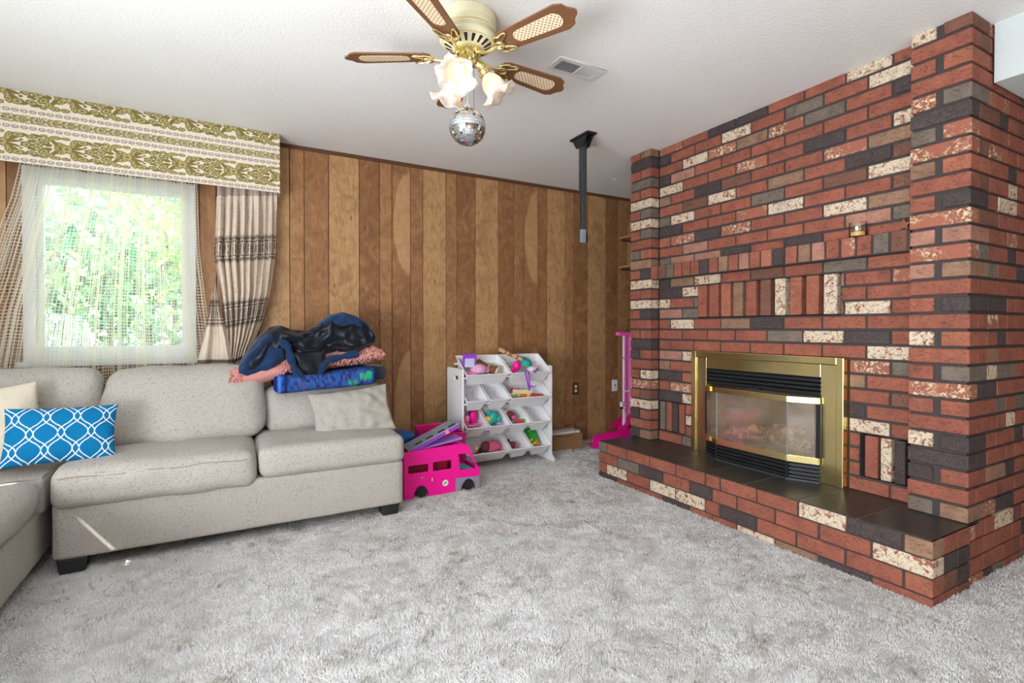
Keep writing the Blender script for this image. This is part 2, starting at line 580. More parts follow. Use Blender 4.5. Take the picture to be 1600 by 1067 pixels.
class MB:
    def __init__(self):
        self.v = []
        self.f = []
        self.smooth = False

    def add(self, vs, fs):
        k = len(self.v)
        self.v += [tuple(p) for p in vs]
        self.f += [tuple(i + k for i in f) for f in fs]
        return self

    def box(self, lo, hi, M=None):
        (a, b, c), (d, e, f) = lo, hi
        vs = [(a, b, c), (d, b, c), (d, e, c), (a, e, c), (a, b, f), (d, b, f), (d, e, f), (a, e, f)]
        if M is not None:
            vs = [M @ Vector(p) for p in vs]
        return self.add(vs, [(0, 3, 2, 1), (4, 5, 6, 7), (0, 1, 5, 4), (1, 2, 6, 5), (2, 3, 7, 6), (3, 0, 4, 7)])

    def lathe(self, prof, n=32, M=None, closed=True):
        vs = []
        for r, z in prof:
            for i in range(n):
                a = 2 * math.pi * i / n
                vs.append(Vector((r * math.cos(a), r * math.sin(a), z)))
        fs = []
        for j in range(len(prof) - 1):
            for i in range(n):
                fs.append((j * n + i, j * n + (i + 1) % n, (j + 1) * n + (i + 1) % n, (j + 1) * n + i))
        if closed:
            fs.append(tuple(reversed(range(n))))
            fs.append(tuple((len(prof) - 1) * n + i for i in range(n)))
        if M is not None:
            vs = [M @ p for p in vs]
        self.smooth = True
        return self.add(vs, fs)

    def tube(self, pts, r, n=8, close=False):
        pts = [Vector(p) for p in pts]
        m = len(pts)
        rs = r if isinstance(r, (list, tuple)) else [r] * m
        prev = None
        vs = []
        for i, p in enumerate(pts):
            if close:
                t = pts[(i + 1) % m] - pts[i - 1]
            else:
                t = pts[min(i + 1, m - 1)] - pts[max(i - 1, 0)]
            t.normalize()
            if prev is None:
                u = t.cross(Vector((0, 0, 1)))
                if u.length < 1e-3:
                    u = t.cross(Vector((1, 0, 0)))
            else:
                u = prev - t * prev.dot(t)
            u.normalize()
            prev = u
            w = t.cross(u)
            for k in range(n):
                a = 2 * math.pi * k / n
                vs.append(p + (u * math.cos(a) + w * math.sin(a)) * rs[i])
        fs = []
        for i in range(m if close else m - 1):
            j = (i + 1) % m
            for k in range(n):
                fs.append((i * n + k, i * n + (k + 1) % n, j * n + (k + 1) % n, j * n + k))
        if not close:
            fs.append(tuple(reversed(range(n))))
            fs.append(tuple((m - 1) * n + k for k in range(n)))
        self.smooth = True
        return self.add(vs, fs)

    def prism(self, poly, a, b, axis='z', M=None):
        """poly 2D extruded from a to b along axis. 2D coords are the remaining axes in order."""
        def P(p, h):
            if axis == 'z':
                return Vector((p[0], p[1], h))
            if axis == 'y':
                return Vector((p[0], h, p[1]))
            return Vector((h, p[0], p[1]))
        n = len(poly)
        vs = [P(p, a) for p in poly] + [P(p, b) for p in poly]
        if M is not None:
            vs = [M @ p for p in vs]
        fs = [tuple(reversed(range(n))), tuple(range(n, 2 * n))]
        fs += [(i, (i + 1) % n, n + (i + 1) % n, n + i) for i in range(n)]
        return self.add(vs, fs)

    def ball(self, c, rx, ry=None, rz=None, n=12, m=8):
        ry = ry or rx
        rz = rz or rx
        prof = [(math.sin(math.pi * j / m), -math.cos(math.pi * j / m)) for j in range(1, m)]
        vs = []
        for r, z in prof:
            for i in range(n):
                a = 2 * math.pi * i / n
                vs.append((c[0] + rx * r * math.cos(a), c[1] + ry * r * math.sin(a), c[2] + rz * z))
        fs = []
        for j in range(len(prof) - 1):
            for i in range(n):
                fs.append((j * n + i, j * n + (i + 1) % n, (j + 1) * n + (i + 1) % n, (j + 1) * n + i))
        k = len(vs)
        vs += [(c[0], c[1], c[2] - rz), (c[0], c[1], c[2] + rz)]
        for i in range(n):
            fs.append((k, (i + 1) % n, i))
            fs.append((k + 1, (len(prof) - 1) * n + i, (len(prof) - 1) * n + (i + 1) % n))
        self.smooth = True
        return self.add(vs, fs)

    def mesh(self, name):
        me = bpy.data.meshes.new(name)
        me.from_pydata([tuple(p) for p in self.v], [], self.f)
        bm = bmesh.new()
        bm.from_mesh(me)
        bmesh.ops.recalc_face_normals(bm, faces=bm.faces)
        bm.to_mesh(me)
        bm.free()
        if self.smooth:
            me.shade_smooth()
            try:
                me.set_sharp_from_angle(angle=R_(38))
            except Exception:
                pass
        return me


def link(name, data, mat=None, parent=None, loc=None, rot=None, color=None):
    o = bpy.data.objects.new(name, data)
    COL.objects.link(o)
    if mat is not None and data is not None and not data.materials:
        data.materials.append(mat)
    if parent is not None:
        o.parent = parent
    if loc is not None:
        o.location = loc
    if rot is not None:
        o.rotation_euler = rot
    if color is not None:
        o.color = (*color, 1) if len(color) == 3 else color
    return o


def part(name, mb, mat, parent=None, loc=None, rot=None, bevel=0, color=None):
    o = link(name, mb.mesh(name), mat, parent, loc, rot, color)
    if bevel:
        b = o.modifiers.new('bevel', 'BEVEL')
        b.width = bevel
        b.segments = 2
        b.limit_method = 'ANGLE'
        b.angle_limit = R_(40)
    return o


def thing(name, label, cat, loc=(0, 0, 0), rot=(0, 0, 0), group=None):
    o = bpy.data.objects.new(name, None)
    o.empty_display_size = 0.05
    COL.objects.link(o)
    o.location = loc
    o.rotation_euler = rot
    return tag(o, label, cat, group)


def tag(o, label, cat, group=None):
    o['label'] = label
    o['category'] = cat
    if group:
        o['group'] = group
    return o


def struct(name, mb, mat, bevel=0):
    o = part(name, mb, mat, bevel=bevel)
    o['kind'] = 'structure'
    return o


def soft_box(hx, hy, hz, r, n=18, puff=0.0, puff_z=0.0, wr=0.0, seed=0, fn=None):
    """rounded, softly puffed box; wr = wrinkle amplitude."""
    idx = {}
    vs = []
    fs = []
    for ax in range(3):
        for s in (-1, 1):
            g = np.linspace(-1, 1, n + 1)
            ids = np.zeros((n + 1, n + 1), int)
            for i, a in enumerate(g):
                for j, b in enumerate(g):
                    p = [0, 0, 0]
                    p[ax] = s
                    p[(ax + 1) % 3] = a
                    p[(ax + 2) % 3] = b
                    key = tuple(round(q, 5) for q in p)
                    if key not in idx:
                        idx[key] = len(vs)
                        vs.append(p)
                    ids[i, j] = idx[key]
            for i in range(n):
                for j in range(n):
                    q = (ids[i, j], ids[i + 1, j], ids[i + 1, j + 1], ids[i, j + 1])
                    fs.append(q if s > 0 else q[::-1])
    V = np.array(vs, float)
    H = np.array([hx, hy, hz])
    # concentrate grid lines towards edges
    S = np.sign(V) * (1 - (1 - np.abs(V)) ** 1.35)
    P = S * H
    rr = min(r, hx * .98, hy * .98, hz * .98)
    inner = np.clip(P, -(H - rr), H - rr)
    d = P - inner
    ln = np.linalg.norm(d, axis=1, keepdims=True)
    P = np.where(ln > 1e-9, inner + d / np.maximum(ln, 1e-9) * rr, P)
    u = P / H
    bz = (1 - u[:, 0] ** 2) * (1 - u[:, 1] ** 2)
    by = (1 - u[:, 0] ** 2) * (1 - u[:, 2] ** 2)
    bx = (1 - u[:, 1] ** 2) * (1 - u[:, 2] ** 2)
    P[:, 2] += u[:, 2] * puff_z * bz
    P[:, 1] += u[:, 1] * puff * by
    P[:, 0] += u[:, 0] * puff * 0.6 * bx
    if wr:
        for k in range(len(P)):
            q = Vector(P[k]) * 6 + Vector((seed * 3.1, seed, 0))
            nv = mnoise.noise(q) * wr + mnoise.noise(q * 2.7) * wr * 0.4
            dirn = u[k] / max(1e-6, np.linalg.norm(u[k]))
            P[k] += dirn * nv
    if fn:
        P = fn(P)
    me = bpy.data.meshes.new('soft')
    me.from_pydata([tuple(p) for p in P], [], fs)
    me.shade_smooth()
    return me


def pillow_mesh(hx, hz, T, n=30, pinch=0.10, wr=0.006, seed=0, colorfn=None):
    """throw pillow lying in XZ, thickness along Y."""
    g = np.linspace(-1, 1, n + 1)
    U, W = np.meshgrid(g, g, indexing='ij')
    U2 = np.sign(U) * (1 - (1 - abs(U)) ** 1.3)
    W2 = np.sign(W) * (1 - (1 - abs(W)) ** 1.3)
    X = U2 * hx * (1 - pinch * (1 - W2 ** 2) * 0.7)
    Z = W2 * hz * (1 - pinch * (1 - U2 ** 2))
    th = T * np.clip((1 - U2 ** 2) * (1 - W2 ** 2), 0, 1) ** 0.42
    vs = []
    fs = []
    N = n + 1
    for s in (-1, 1):
        for i in range(N):
            for j in range(N):
                x, z = X[i, j], Z[i, j]
                q = Vector((x * 9 + seed * 5, s * 2.0 + seed, z * 9))
                w = (mnoise.noise(q) + 0.5 * mnoise.noise(q * 2.3)) * wr * min(1, th[i, j] / (T * 0.3))
                vs.append((x, s * (th[i, j] + w), z))
    for i in range(n):
        for j in range(n):
            a = i * N + j
            fs.append((a, a + N, a + N + 1, a + 1))
            b = N * N + a
            fs.append((b, b + 1, b + N + 1, b + N))
    me = bpy.data.meshes.new('pillow')
    me.from_pydata(vs, [], fs)
    bm = bmesh.new()
    bm.from_mesh(me)
    bmesh.ops.remove_doubles(bm, verts=bm.verts, dist=0.0004)
    bmesh.ops.recalc_face_normals(bm, faces=bm.faces)
    bm.to_mesh(me)
    bm.free()
    if colorfn:
        co = np.empty(len(me.vertices) * 3)
        me.vertices.foreach_get('co', co)
        co = co.reshape(-1, 3)
        set_print(me, colorfn(co))
    me.shade_smooth()
    return me


def set_print(me, rgb):
    a = me.color_attributes.new('print', 'FLOAT_COLOR', 'POINT')
    rgba = np.ones((len(me.vertices), 4), np.float32)
    rgba[:, :3] = rgb
    a.data.foreach_set('color', rgba.ravel())


def grid_mesh(name, P, smooth=True, rgb=None):
    """P: (n,m,3) array to a quad sheet."""
    n, m = P.shape[:2]
    me = bpy.data.meshes.new(name)
    i, j = np.meshgrid(np.arange(n - 1), np.arange(m - 1), indexing='ij')
    a = (i * m + j).ravel()
    F = np.stack([a, a + m, a + m + 1, a + 1], 1)
    nv, nf = n * m, len(F)
    me.vertices.add(nv)
    me.vertices.foreach_set('co', P.reshape(-1).astype(np.float32))
    me.loops.add(nf * 4)
    me.loops.foreach_set('vertex_index', F.ravel().astype(np.int32))
    me.polygons.add(nf)
    me.polygons.foreach_set('loop_start', (np.arange(nf) * 4).astype(np.int32))
    me.polygons.foreach_set('loop_total', np.full(nf, 4, np.int32))
    me.update(calc_edges=True)
    me.validate()
    if smooth:
        me.shade_smooth()
    if rgb is not None:
        set_print(me, rgb.reshape(-1, 3))
    return me


def plate_with_holes(name, outer, holes, t, mat, parent=None, bevel=0.0, loc=None, rot=None):
    """flat plate in local XY with holes, thickness t, through a filled 2D curve turned into a mesh."""
    cu = bpy.data.curves.new(name, 'CURVE')
    cu.dimensions = '2D'
    cu.fill_mode = 'BOTH'
    cu.extrude = t / 2
    cu.bevel_depth = bevel
    for loop in [outer] + holes:
        sp = cu.splines.new('POLY')
        sp.points.add(len(loop) - 1)
        for k, p in enumerate(loop):
            sp.points[k].co = (p[0], p[1], 0, 1)
        sp.use_cyclic_u = True
    tmp = bpy.data.objects.new('tmp', cu)
    COL.objects.link(tmp)
    dg = bpy.context.evaluated_depsgraph_get()
    me = bpy.data.meshes.new_from_object(tmp.evaluated_get(dg))
    bpy.data.objects.remove(tmp)
    bpy.data.curves.remove(cu)
    me.name = name
    return link(name, me, mat, parent, loc, rot)


def rrect(x0, y0, x1, y1, r, n=5):
    out = []
    for cx, cy, a0 in ((x1 - r, y1 - r, 0), (x0 + r, y1 - r, 90), (x0 + r, y0 + r, 180), (x1 - r, y0 + r, 270)):
        for i in range(n + 1):
            a = R_(a0 + 90 * i / n)
            out.append((cx + r * math.cos(a), cy + r * math.sin(a)))
    return out


def circ(cx, cy, r, n=20):
    return [(cx + r * math.cos(2 * math.pi * i / n), cy + r * math.sin(2 * math.pi * i / n)) for i in range(n)]


ROTXZ = Euler((R_(90), 0, 0))     # local XY plate -> world XZ (local z -> -Y)


def interp(t, pts):
    xs = [p[0] for p in pts]
    ys = [p[1] for p in pts]
    return np.interp(t, xs, ys)


# ------------------------------------------------------------------ setting: ceiling, walls, floor
H = 2.44
BW = 4.07       # back wall plane
MF = 2.842      # fireplace brick face
CF = 2.757      # pillar face
Z0 = 0.2555     # hearth top
CH = 0.0759     # course pitch

struct('ceiling', MB().box((-1.925, -3.1, H), (5.7, 4.3, H + 0.1)), M_CEIL)

# floor: displaced carpet
nx, ny = 620, 600
xs = np.linspace(-1.95, 5.6, nx)
ys = np.linspace(-3.05, 4.1, ny)
X, Y = np.meshgrid(xs, ys, indexing='ij')


def vnoise(X, Y, scale, seed):
    r2 = np.random.default_rng(seed)
    G = r2.random((256, 256))
    x = X * scale + 500
    y = Y * scale + 500
    xi = np.floor(x).astype(int)
    yi = np.floor(y).astype(int)
    fx = x - xi
    fy = y - yi
    fx = fx * fx * (3 - 2 * fx)
    fy = fy * fy * (3 - 2 * fy)
    g = lambda a, b: G[a % 256, b % 256]
    return (g(xi, yi) * (1 - fx) + g(xi + 1, yi) * fx) * (1 - fy) + (g(xi, yi + 1) * (1 - fx) + g(xi + 1, yi + 1) * fx) * fy


Z = vnoise(X, Y, 6, 1) * 0.003 + vnoise(X, Y, 30, 2) * 0.004 + vnoise(X, Y, 70, 3) * 0.004 - 0.010
fl = link('floor', grid_mesh('floor', np.stack([X, Y, Z], -1)), M_CARPET)
fl['kind'] = 'structure'

# carpet pile: leaning tufts over the part of the floor in view
def pile(n, seed):
    r2 = np.random.default_rng(seed)
    # sample in camera-distance so that near tufts are denser
    u = r2.random(n)
    d = 1.35 + 3.3 * u ** 1.25
    a = R_(28.97) + r2.uniform(-0.83, 0.86, n)
    x, y = d / np.cos(a - R_(28.97)) * np.sin(a), d / np.cos(a - R_(28.97)) * np.cos(a)
    ok = (x > -1.85) & (x < 5.3) & (y < 4.06) & ~((x > 2.43) & (y > 0.97) & (y < 3.02)) & ~((x > 2.76) & (y > 0.97) & (y < 1.2))
    x, y, d = x[ok], y[ok], d[ok]
    n = len(x)
    g1 = vnoise(x, y, 9, 31) - 0.5
    g2 = vnoise(x, y, 9, 32) - 0.5
    g3 = vnoise(x, y, 34, 33) - 0.5
    lean = np.stack([g1 * 0.010 + g3 * 0.012 + r2.normal(0, .003, n), g2 * 0.010 + (vnoise(x, y, 34, 34) - .5) * 0.012 + r2.normal(0, .003, n)], 1)
    h = 0.009 + 0.005 * vnoise(x, y, 18, 35) + r2.uniform(-.002, .002, n)
    w = 0.0016 + 0.0007 * d
    th = r2.uniform(0, 2 * np.pi, n)
    base = np.stack([x, y, np.full(n, -0.006)], 1)
    vs = []
    for k in range(3):
        p = base.copy()
        p[:, 0] += w * np.cos(th + k * 2.094)
        p[:, 1] += w * np.sin(th + k * 2.094)
        vs.append(p)
    tip = base.copy()
    tip[:, :2] += lean
    tip[:, 2] += h
    vs.append(tip)
    V = np.stack(vs, 1).reshape(-1, 3)
    i0 = np.arange(n) * 4
    F = np.concatenate([np.stack([i0, i0 + 1, i0 + 3], 1), np.stack([i0 + 1, i0 + 2, i0 + 3], 1), np.stack([i0 + 2, i0, i0 + 3], 1)])
    me = bpy.data.meshes.new('carpet_pile')
    me.vertices.add(len(V))
    me.vertices.foreach_set('co', V.ravel().astype(np.float32))
    me.loops.add(len(F) * 3)
    me.loops.foreach_set('vertex_index', F.ravel().astype(np.int32))
    me.polygons.add(len(F))
    me.polygons.foreach_set('loop_start', (np.arange(len(F)) * 3).astype(np.int32))
    me.polygons.foreach_set('loop_total', np.full(len(F), 3, np.int32))
    me.update(calc_edges=True)
    me.shade_smooth()
    c0 = np.array(lin((240, 240, 242)))
    c1 = np.array(lin((186, 178, 170)))
    m = np.clip((vnoise(x, y, 22, 36) - .5) * 2.2, 0, 1) * 0.40 + np.clip((vnoise(x, y, 1.7, 37) - .5) * 2, 0, 1) * 0.22 + r2.random(n) * 0.32
    cr = np.abs(vnoise(x, y, 7, 41) * 0.6 + vnoise(x, y, 19, 42) * 0.3 + vnoise(x, y, 45, 43) * .1 - 0.5)
    m += ((cr < 0.010) & (vnoise(x, y, 4, 44) > 0.45)) * 0.7
    col = c0 * (1 - m[:, None]) + c1 * m[:, None]
    set_print(me, np.repeat(col, 4, 0))
    return me


cp = link('carpet_pile', pile(330000, 5), M_PILE, fl)
cp['kind'] = 'stuff'

# back wall with the window hole
WX0, WX1, WZ0, WZ1 = -1.065, -0.19, 0.90, 2.06
wb_ = MB()
for lo, hi in (((-2.0, BW + 0.008, 0), (WX0, BW + 0.16, H)), ((WX1, BW + 0.008, 0), (5.7, BW + 0.16, H)),
               ((WX0, BW + 0.008, 0), (WX1, BW + 0.16, WZ0)), ((WX0, BW + 0.008, WZ1), (WX1, BW + 0.16, H))):
    wb_.box(lo, hi)
wall_back = struct('wall_back', wb_, M_GROOVE)
widths = [.227, .158, .099, .154, .105, .205, .100, .173]
tones = [(184, 143, 100), (144, 102, 68), (160, 117, 80), (156, 112, 75), (150, 107, 72), (186, 146, 102), (164, 121, 83), (148, 105, 70)]
edges = []
x = 0.668 - 1.221 * 3
k = 0
while x < 5.0:
    edges.append((x, x + widths[k % 8], k % 8))
    x += widths[k % 8]
    k += 1
for i, (a, b, c) in enumerate(edges):
    if b < -1.95 or a > 4.2:
        continue
    tf = rng.uniform(0.99, 1.07)
    tone = lin(tuple(min(255, q * tf) for q in tones[c]))
    aa, bb = a + 0.0022, b - 0.0022
    spans = [(0.0, H)]
    if bb > WX0 and aa < WX1:
        spans = [(0.0, WZ0), (WZ1, H)]
        if aa < WX0 < bb:
            m = MB().box((aa, BW, 0), (WX0, BW + 0.008, H))
            part('plank', m, M_PANEL, wall_back, color=tone)
            aa = WX0
        if aa < WX1 < bb:
            m = MB().box((WX1, BW, 0), (bb, BW + 0.008, H))
            part('plank', m, M_PANEL, wall_back, color=tone)
            bb = WX1
    for z0, z1 in spans:
        cx, cz = (aa + bb) / 2, (z0 + z1) / 2
        m = MB().box((aa - cx, -0.004, z0 - cz), (bb - cx, 0.004, z1 - cz))
        part('plank', m, M_HEART if (c == 3 and z1 - z0 > 2) else M_PANEL, wall_back, loc=(cx, BW + 0.004, cz), bevel=0.0018, color=tone)

# crown strip and low strip
struct('trim_1', MB().box((0.32, BW - 0.012, H - 0.028), (4.2, BW, H)), M_DARKWOOD, 0.003)

# side, rear and far walls (closed; the added area lamps hang inside them)
# side wall with slits added to shape three slivers of sun on sofas and carpet
wl = plate_with_holes('wall_left', [(-3.1, 0), (4.07, 0), (4.07, H), (-3.1, H)],
                      [[(1.786, 2.368), (1.905, 2.334), (1.899, 2.346), (1.788, 2.386)],
                       [(2.005, 1.90), (2.045, 1.90), (2.038, 2.225), (2.012, 2.225)],
                       [(1.760, 2.366), (1.772, 2.366), (1.770, 2.382), (1.758, 2.380)]], 0.003, M_WHITEWALL, None, 0.0, loc=(-1.905, 0, 0), rot=(R_(90), 0, R_(90)))
wl['kind'] = 'structure'
M_PANELWALL = plain('brown_panelled_wall', (150, 112, 78), 0.6)
struct('wall_rear', MB().box((-1.9, -3.1, 0), (5.6, -3.0, H)), M_PANELWALL)
struct('wall_far', MB().box((5.5, -3.0, 0), (5.6, 4.07, H)), M_PANELWALL)
struct('bulkhead', MB().box((2.958, -3.0, 2.181), (5.5, 0.955, H)), plain('bulkhead_paint', (200, 208, 208), 0.8, bump=0.2, bscale=90, var=0.02))

# ------------------------------------------------------------------ window
win = bpy.data.objects.new('window_1', None)
COL.objects.link(win)
win['kind'] = 'structure'
fr = MB()
a, b, c, d = WX0, WX1, WZ0, WZ1
for lo, hi in (((a, BW - 0.02, c), (a + 0.06, BW + 0.12, d)), ((b - 0.06, BW - 0.02, c), (b, BW + 0.12, d)),
               ((a + 0.06, BW - 0.02, c), (b - 0.06, BW + 0.12, c + 0.06)), ((a + 0.06, BW - 0.02, d - 0.06), (b - 0.06, BW + 0.12, d))):
    fr.box(lo, hi)
part('window_frame', fr, M_FRAME, win, bevel=0.003)
sa = MB()
for lo, hi in (((a + 0.055, BW + 0.02, c + 0.055), (a + 0.085, BW + 0.07, d - 0.055)), ((b - 0.085, BW + 0.02, c + 0.055), (b - 0.055, BW + 0.07, d - 0.055)),
               ((a + 0.085, BW + 0.02, c + 0.055), (b - 0.085, BW + 0.07, c + 0.085)), ((a + 0.085, BW + 0.02, d - 0.085), (b - 0.085, BW + 0.07, d - 0.055))):
    sa.box(lo, hi)
part('window_sash', sa, M_FRAME, win, bevel=0.002)
part('window_glass', MB().box((a + 0.08, BW + 0.045, c + 0.08), (b - 0.08, BW + 0.049, d - 0.08)), M_GLASS, win)
part('window_sill', MB().box((a - 0.03, BW - 0.045, c - 0.035), (b + 0.01, BW + 0.0, c)), M_FRAME, win, bevel=0.004)

# ------------------------------------------------------------------ garden outside
def leaf_cloud(name, n, cx, cy, cz, rx, ry, rz, s0, s1, cols, label, seed):
    r2 = np.random.default_rng(seed)
    d = r2.normal(size=(n, 3))
    d /= np.linalg.norm(d, axis=1, keepdims=True)
    rad = r2.random(n) ** 0.4
    C = np.array([cx, cy, cz]) + d * rad[:, None] * np.array([rx, ry, rz])
    u = r2.normal(size=(n, 3))
    u /= np.linalg.norm(u, axis=1, keepdims=True)
    w = np.cross(u, r2.normal(size=(n, 3)))
    w /= np.linalg.norm(w, axis=1, keepdims=True)
    s = r2.uniform(s0, s1, n)[:, None]
    V = np.stack([C - u * s, C + w * s * 0.38, C + u * s, C - w * s * 0.38], 1).reshape(-1, 3)
    me = bpy.data.meshes.new(name)
    me.from_pydata([tuple(p) for p in V], [], [(4 * i, 4 * i + 1, 4 * i + 2, 4 * i + 3) for i in range(n)])
    cc = np.array([lin(c) for c in cols])[r2.integers(0, len(cols), n)] * r2.uniform(0.7, 1.25, n)[:, None]
    set_print(me, np.repeat(cc, 4, 0))
    return me


greens = [(120, 178, 128), (92, 150, 122), (172, 208, 150), (56, 98, 88), (84, 136, 116)]
for nm, args, lb in (
        ('shrub', (2600, -1.3, 6.0, 1.1, 1.0, 0.7, 1.2, 0.04, 0.10, greens), 'bushy green shrub seen through the window net, nearest the window sill side'),
        ('tree', (3000, -0.4, 8.0, 2.2, 1.7, 0.9, 1.2, 0.05, 0.12, [(206, 226, 140), (160, 206, 130), (120, 184, 130)]), 'yellow-green sunlit tree crown filling the top of the window'),
        ('shrub', (2200, 0.75, 7.0, 0.7, 0.9, 0.6, 0.9, 0.04, 0.10, [(50, 84, 84), (44, 72, 76), (90, 140, 120)]), 'darker blue-green shrub low behind the middle of the window')):
    t = thing(nm, lb, 'shrub' if nm == 'shrub' else 'tree', (args[1], args[2], 0))
    fo = link('foliage', leaf_cloud('foliage', args[0], 0, 0, args[3], args[4], args[5], args[6], args[7], args[8], args[9], lb, args[0]), M_LEAF, t)
    fo['kind'] = 'stuff'
    tk = MB()
    for q in range(5):
        x0 = (q - 2) * 0.26
        tk.tube([(x0, 0, 0), (x0 + 0.05, 0.05, args[3] * 0.6), (x0 * 1.4, 0, args[3] + args[6] * 0.5)], [0.04, 0.03, 0.012], 6)
    part('trunk', tk, M_BARK, t)
struct('ground', MB().box((-8, 4.4, -0.12), (8, 14, -0.02)), plain('garden_soil', (120, 130, 100), 0.95))

# ------------------------------------------------------------------ brickwork
_bcache = {}


def brick_mesh(sx, sy, sz, kind):
    key = (round(sx, 3), round(sy, 3), round(sz, 3), kind)
    if key in _bcache:
        return _bcache[key]
    me = bpy.data.meshes.new('brick')
    bm = bmesh.new()
    bmesh.ops.create_cube(bm, size=1)
    for v in bm.verts:
        v.co = Vector((v.co.x * key[0], v.co.y * key[1], v.co.z * key[2]))
    bmesh.ops.bevel(bm, geom=list(bm.edges), offset=min(0.0028, min(sx, sy, sz) * 0.25), segments=1, affect='EDGES')
    bm.to_mesh(me)
    bm.free()
    me.materials.append({'W': M_BRICKW, 'Y': M_BRICKW, 'V': M_BRICKV}.get(kind, M_BRICK))
    _bcache[key] = me
    return me


def brick(parent, lo, hi, code, jitter=0.0015, ax=0):
    if hi[0] - lo[0] < 0.004 or hi[1] - lo[1] < 0.004 or hi[2] - lo[2] < 0.004:
        return
    s = [hi[i] - lo[i] for i in range(3)]
    kind = code if code in 'WYV' else '-'
    c = [(hi[i] + lo[i]) / 2 for i in range(3)]
    c[ax] += rng.uniform(-jitter, jitter)
    o = bpy.data.objects.new('brick', brick_mesh(*s, kind))
    COL.objects.link(o)
    o.parent = parent
    o.location = c
    o.rotation_euler = (rng.uniform(-0.003, 0.003), rng.uniform(-0.003, 0.003), rng.uniform(-0.003, 0.003))
    f = rng.uniform(0.90, 1.10)
    o.color = (*[min(1, q * f) for q in lin(BCOL[code])], 1)
    return o


fire = thing('brick_fireplace', 'tall red brick fireplace wall with dark and whitewashed bricks around the brass insert', 'fireplace', (MF, 2.0, 0))
fire.location = (0, 0, 0)
YA = [2.842, 2.734, 2.513, 2.293, 2.073, 1.852, 1.630, 1.408, 1.187]
YB = [2.842, 2.621, 2.400, 2.180, 1.960, 1.738, 1.516, 1.297, 1.187]
ROWS = {28: 'VRDDRRYR', 27: 'DRRWRGRY', 26: 'RWVTVGRD', 25: 'DPORRRRR', 24: 'WROVRDRW', 23: 'TRDBRRVT', 22: 'RBWRTRDB', 21: 'GWRRGRBW',
        20: 'DRRVWRRB', 19: 'OVDVRRWT', 18: 'RPRRORPG', 17: 'GPPDRDRR', 15: 'DTWRBRGO', 11: 'RWRTDRRR', 10: 'RRRRGWDR', 9: 'RRRRRRRW'}
HOLES = [(1.551 - 0.018, 2.480, 1.168, 1.394), (2.594, 2.842, 0.335, 0.559), (1.187, 1.437, 0.335, 0.559), (1.49, 2.49, Z0, 0.937)]
JH, JV = 0.0130, 0.0105


def courseZ(j):
    return Z0 + CH * j + JH / 2, min(H, Z0 + CH * (j + 1) - JH / 2)


for j, row in ROWS.items():
    ed = YA if j % 2 else YB
    z0, z1 = courseZ(j)
    for i, code in enumerate(row):
        y1, y0 = ed[i] - (JV / 2 if i else 0.001), ed[i + 1] + (JV / 2 if i < 7 else 0)
        brick(fire, (MF, y0, z0), (MF + 0.05, y1, z1), code)
extra = {14: [(2.842, 2.621, 'D'), (2.621, 2.480, 'W'), (1.533, 1.516, 'P'), (1.516, 1.297, 'R'), (1.297, 1.187, 'V')],
         13: [(2.842, 2.734, 'W'), (2.734, 2.513, 'R'), (2.513, 2.480, 'G'), (1.533, 1.408, 'R'), (1.408, 1.187, 'R')],
         12: [(2.842, 2.621, 'P'), (2.621, 2.480, 'G'), (1.533, 1.516, 'R'), (1.516, 1.297, 'W'), (1.297, 1.187, 'R')],
         8: [(2.842, 2.621, 'P'), (2.621, 2.49, 'W'), (1.49, 1.297, 'V'), (1.297, 1.187, 'G')],
         7: [(2.842, 2.734, 'T'), (2.734, 2.49, 'R'), (1.49, 1.408, 'T'), (1.408, 1.187, 'R')],
         6: [(2.842, 2.621, 'D'), (2.621, 2.49, 'O'), (1.49, 1.297, 'R'), (1.297, 1.187, 'B')],
         5: [(2.842, 2.734, 'R'), (2.734, 2.49, 'V'), (1.49, 1.408, 'D'), (1.408, 1.187, 'R')],
         4: [(2.842, 2.621, 'D'), (2.621, 2.49, 'W'), (1.49, 1.297, 'W'), (1.297, 1.187, 'R')],
         3: [(2.588, 2.49, 'O'), (1.49, 1.437, 'R')], 2: [(2.588, 2.49, 'W'), (1.49, 1.437, 'R')], 1: [(2.588, 2.49, 'R'), (1.49, 1.437, 'R')],
         0: [(2.842, 2.621, 'R'), (2.621, 2.49, 'G'), (1.49, 1.297, 'R'), (1.297, 1.187, 'R')]}
for j, lst in extra.items():
    z0, z1 = courseZ(j)
    for y1, y0, code in lst:
        e1 = 0.001 if y1 > 2.84 else JV / 2
        if y1 - y0 < 0.03:
            e1 = 0.001
        brick(fire, (MF, y0 + (JV / 2 if y0 not in (1.187, 2.480, 2.49, 1.437) else 0.001), z0), (MF + 0.05, y1 - e1, z1), code)
for y1, y0, code in [(2.474, 2.402, 'R'), (2.380, 2.308, 'R'), (2.285, 2.214, 'O'), (2.192, 2.124, 'T'), (2.100, 2.029, 'R'), (2.002, 1.935, 'B'),
                     (1.907, 1.843, 'W'), (1.812, 1.745, 'O'), (1.717, 1.648, 'O'), (1.620, 1.551, 'W')]:
    brick(fire, (MF - 0.004, y0, 1.176), (MF + 0.094, y1, 1.391), code)
for y1, y0, code in [(2.830, 2.783, 'G'), (2.764, 2.718, 'R'), (2.705, 2.661, 'D'), (2.646, 2.596, 'R'),
                     (1.411, 1.352, 'R') , (1.338, 1.290, 'W'), (1.276, 1.232, 'D'), (1.213, 1.188, 'R')]:
    brick(fire, (MF, y0, 0.342), (MF + 0.094, y1, 0.552), code)
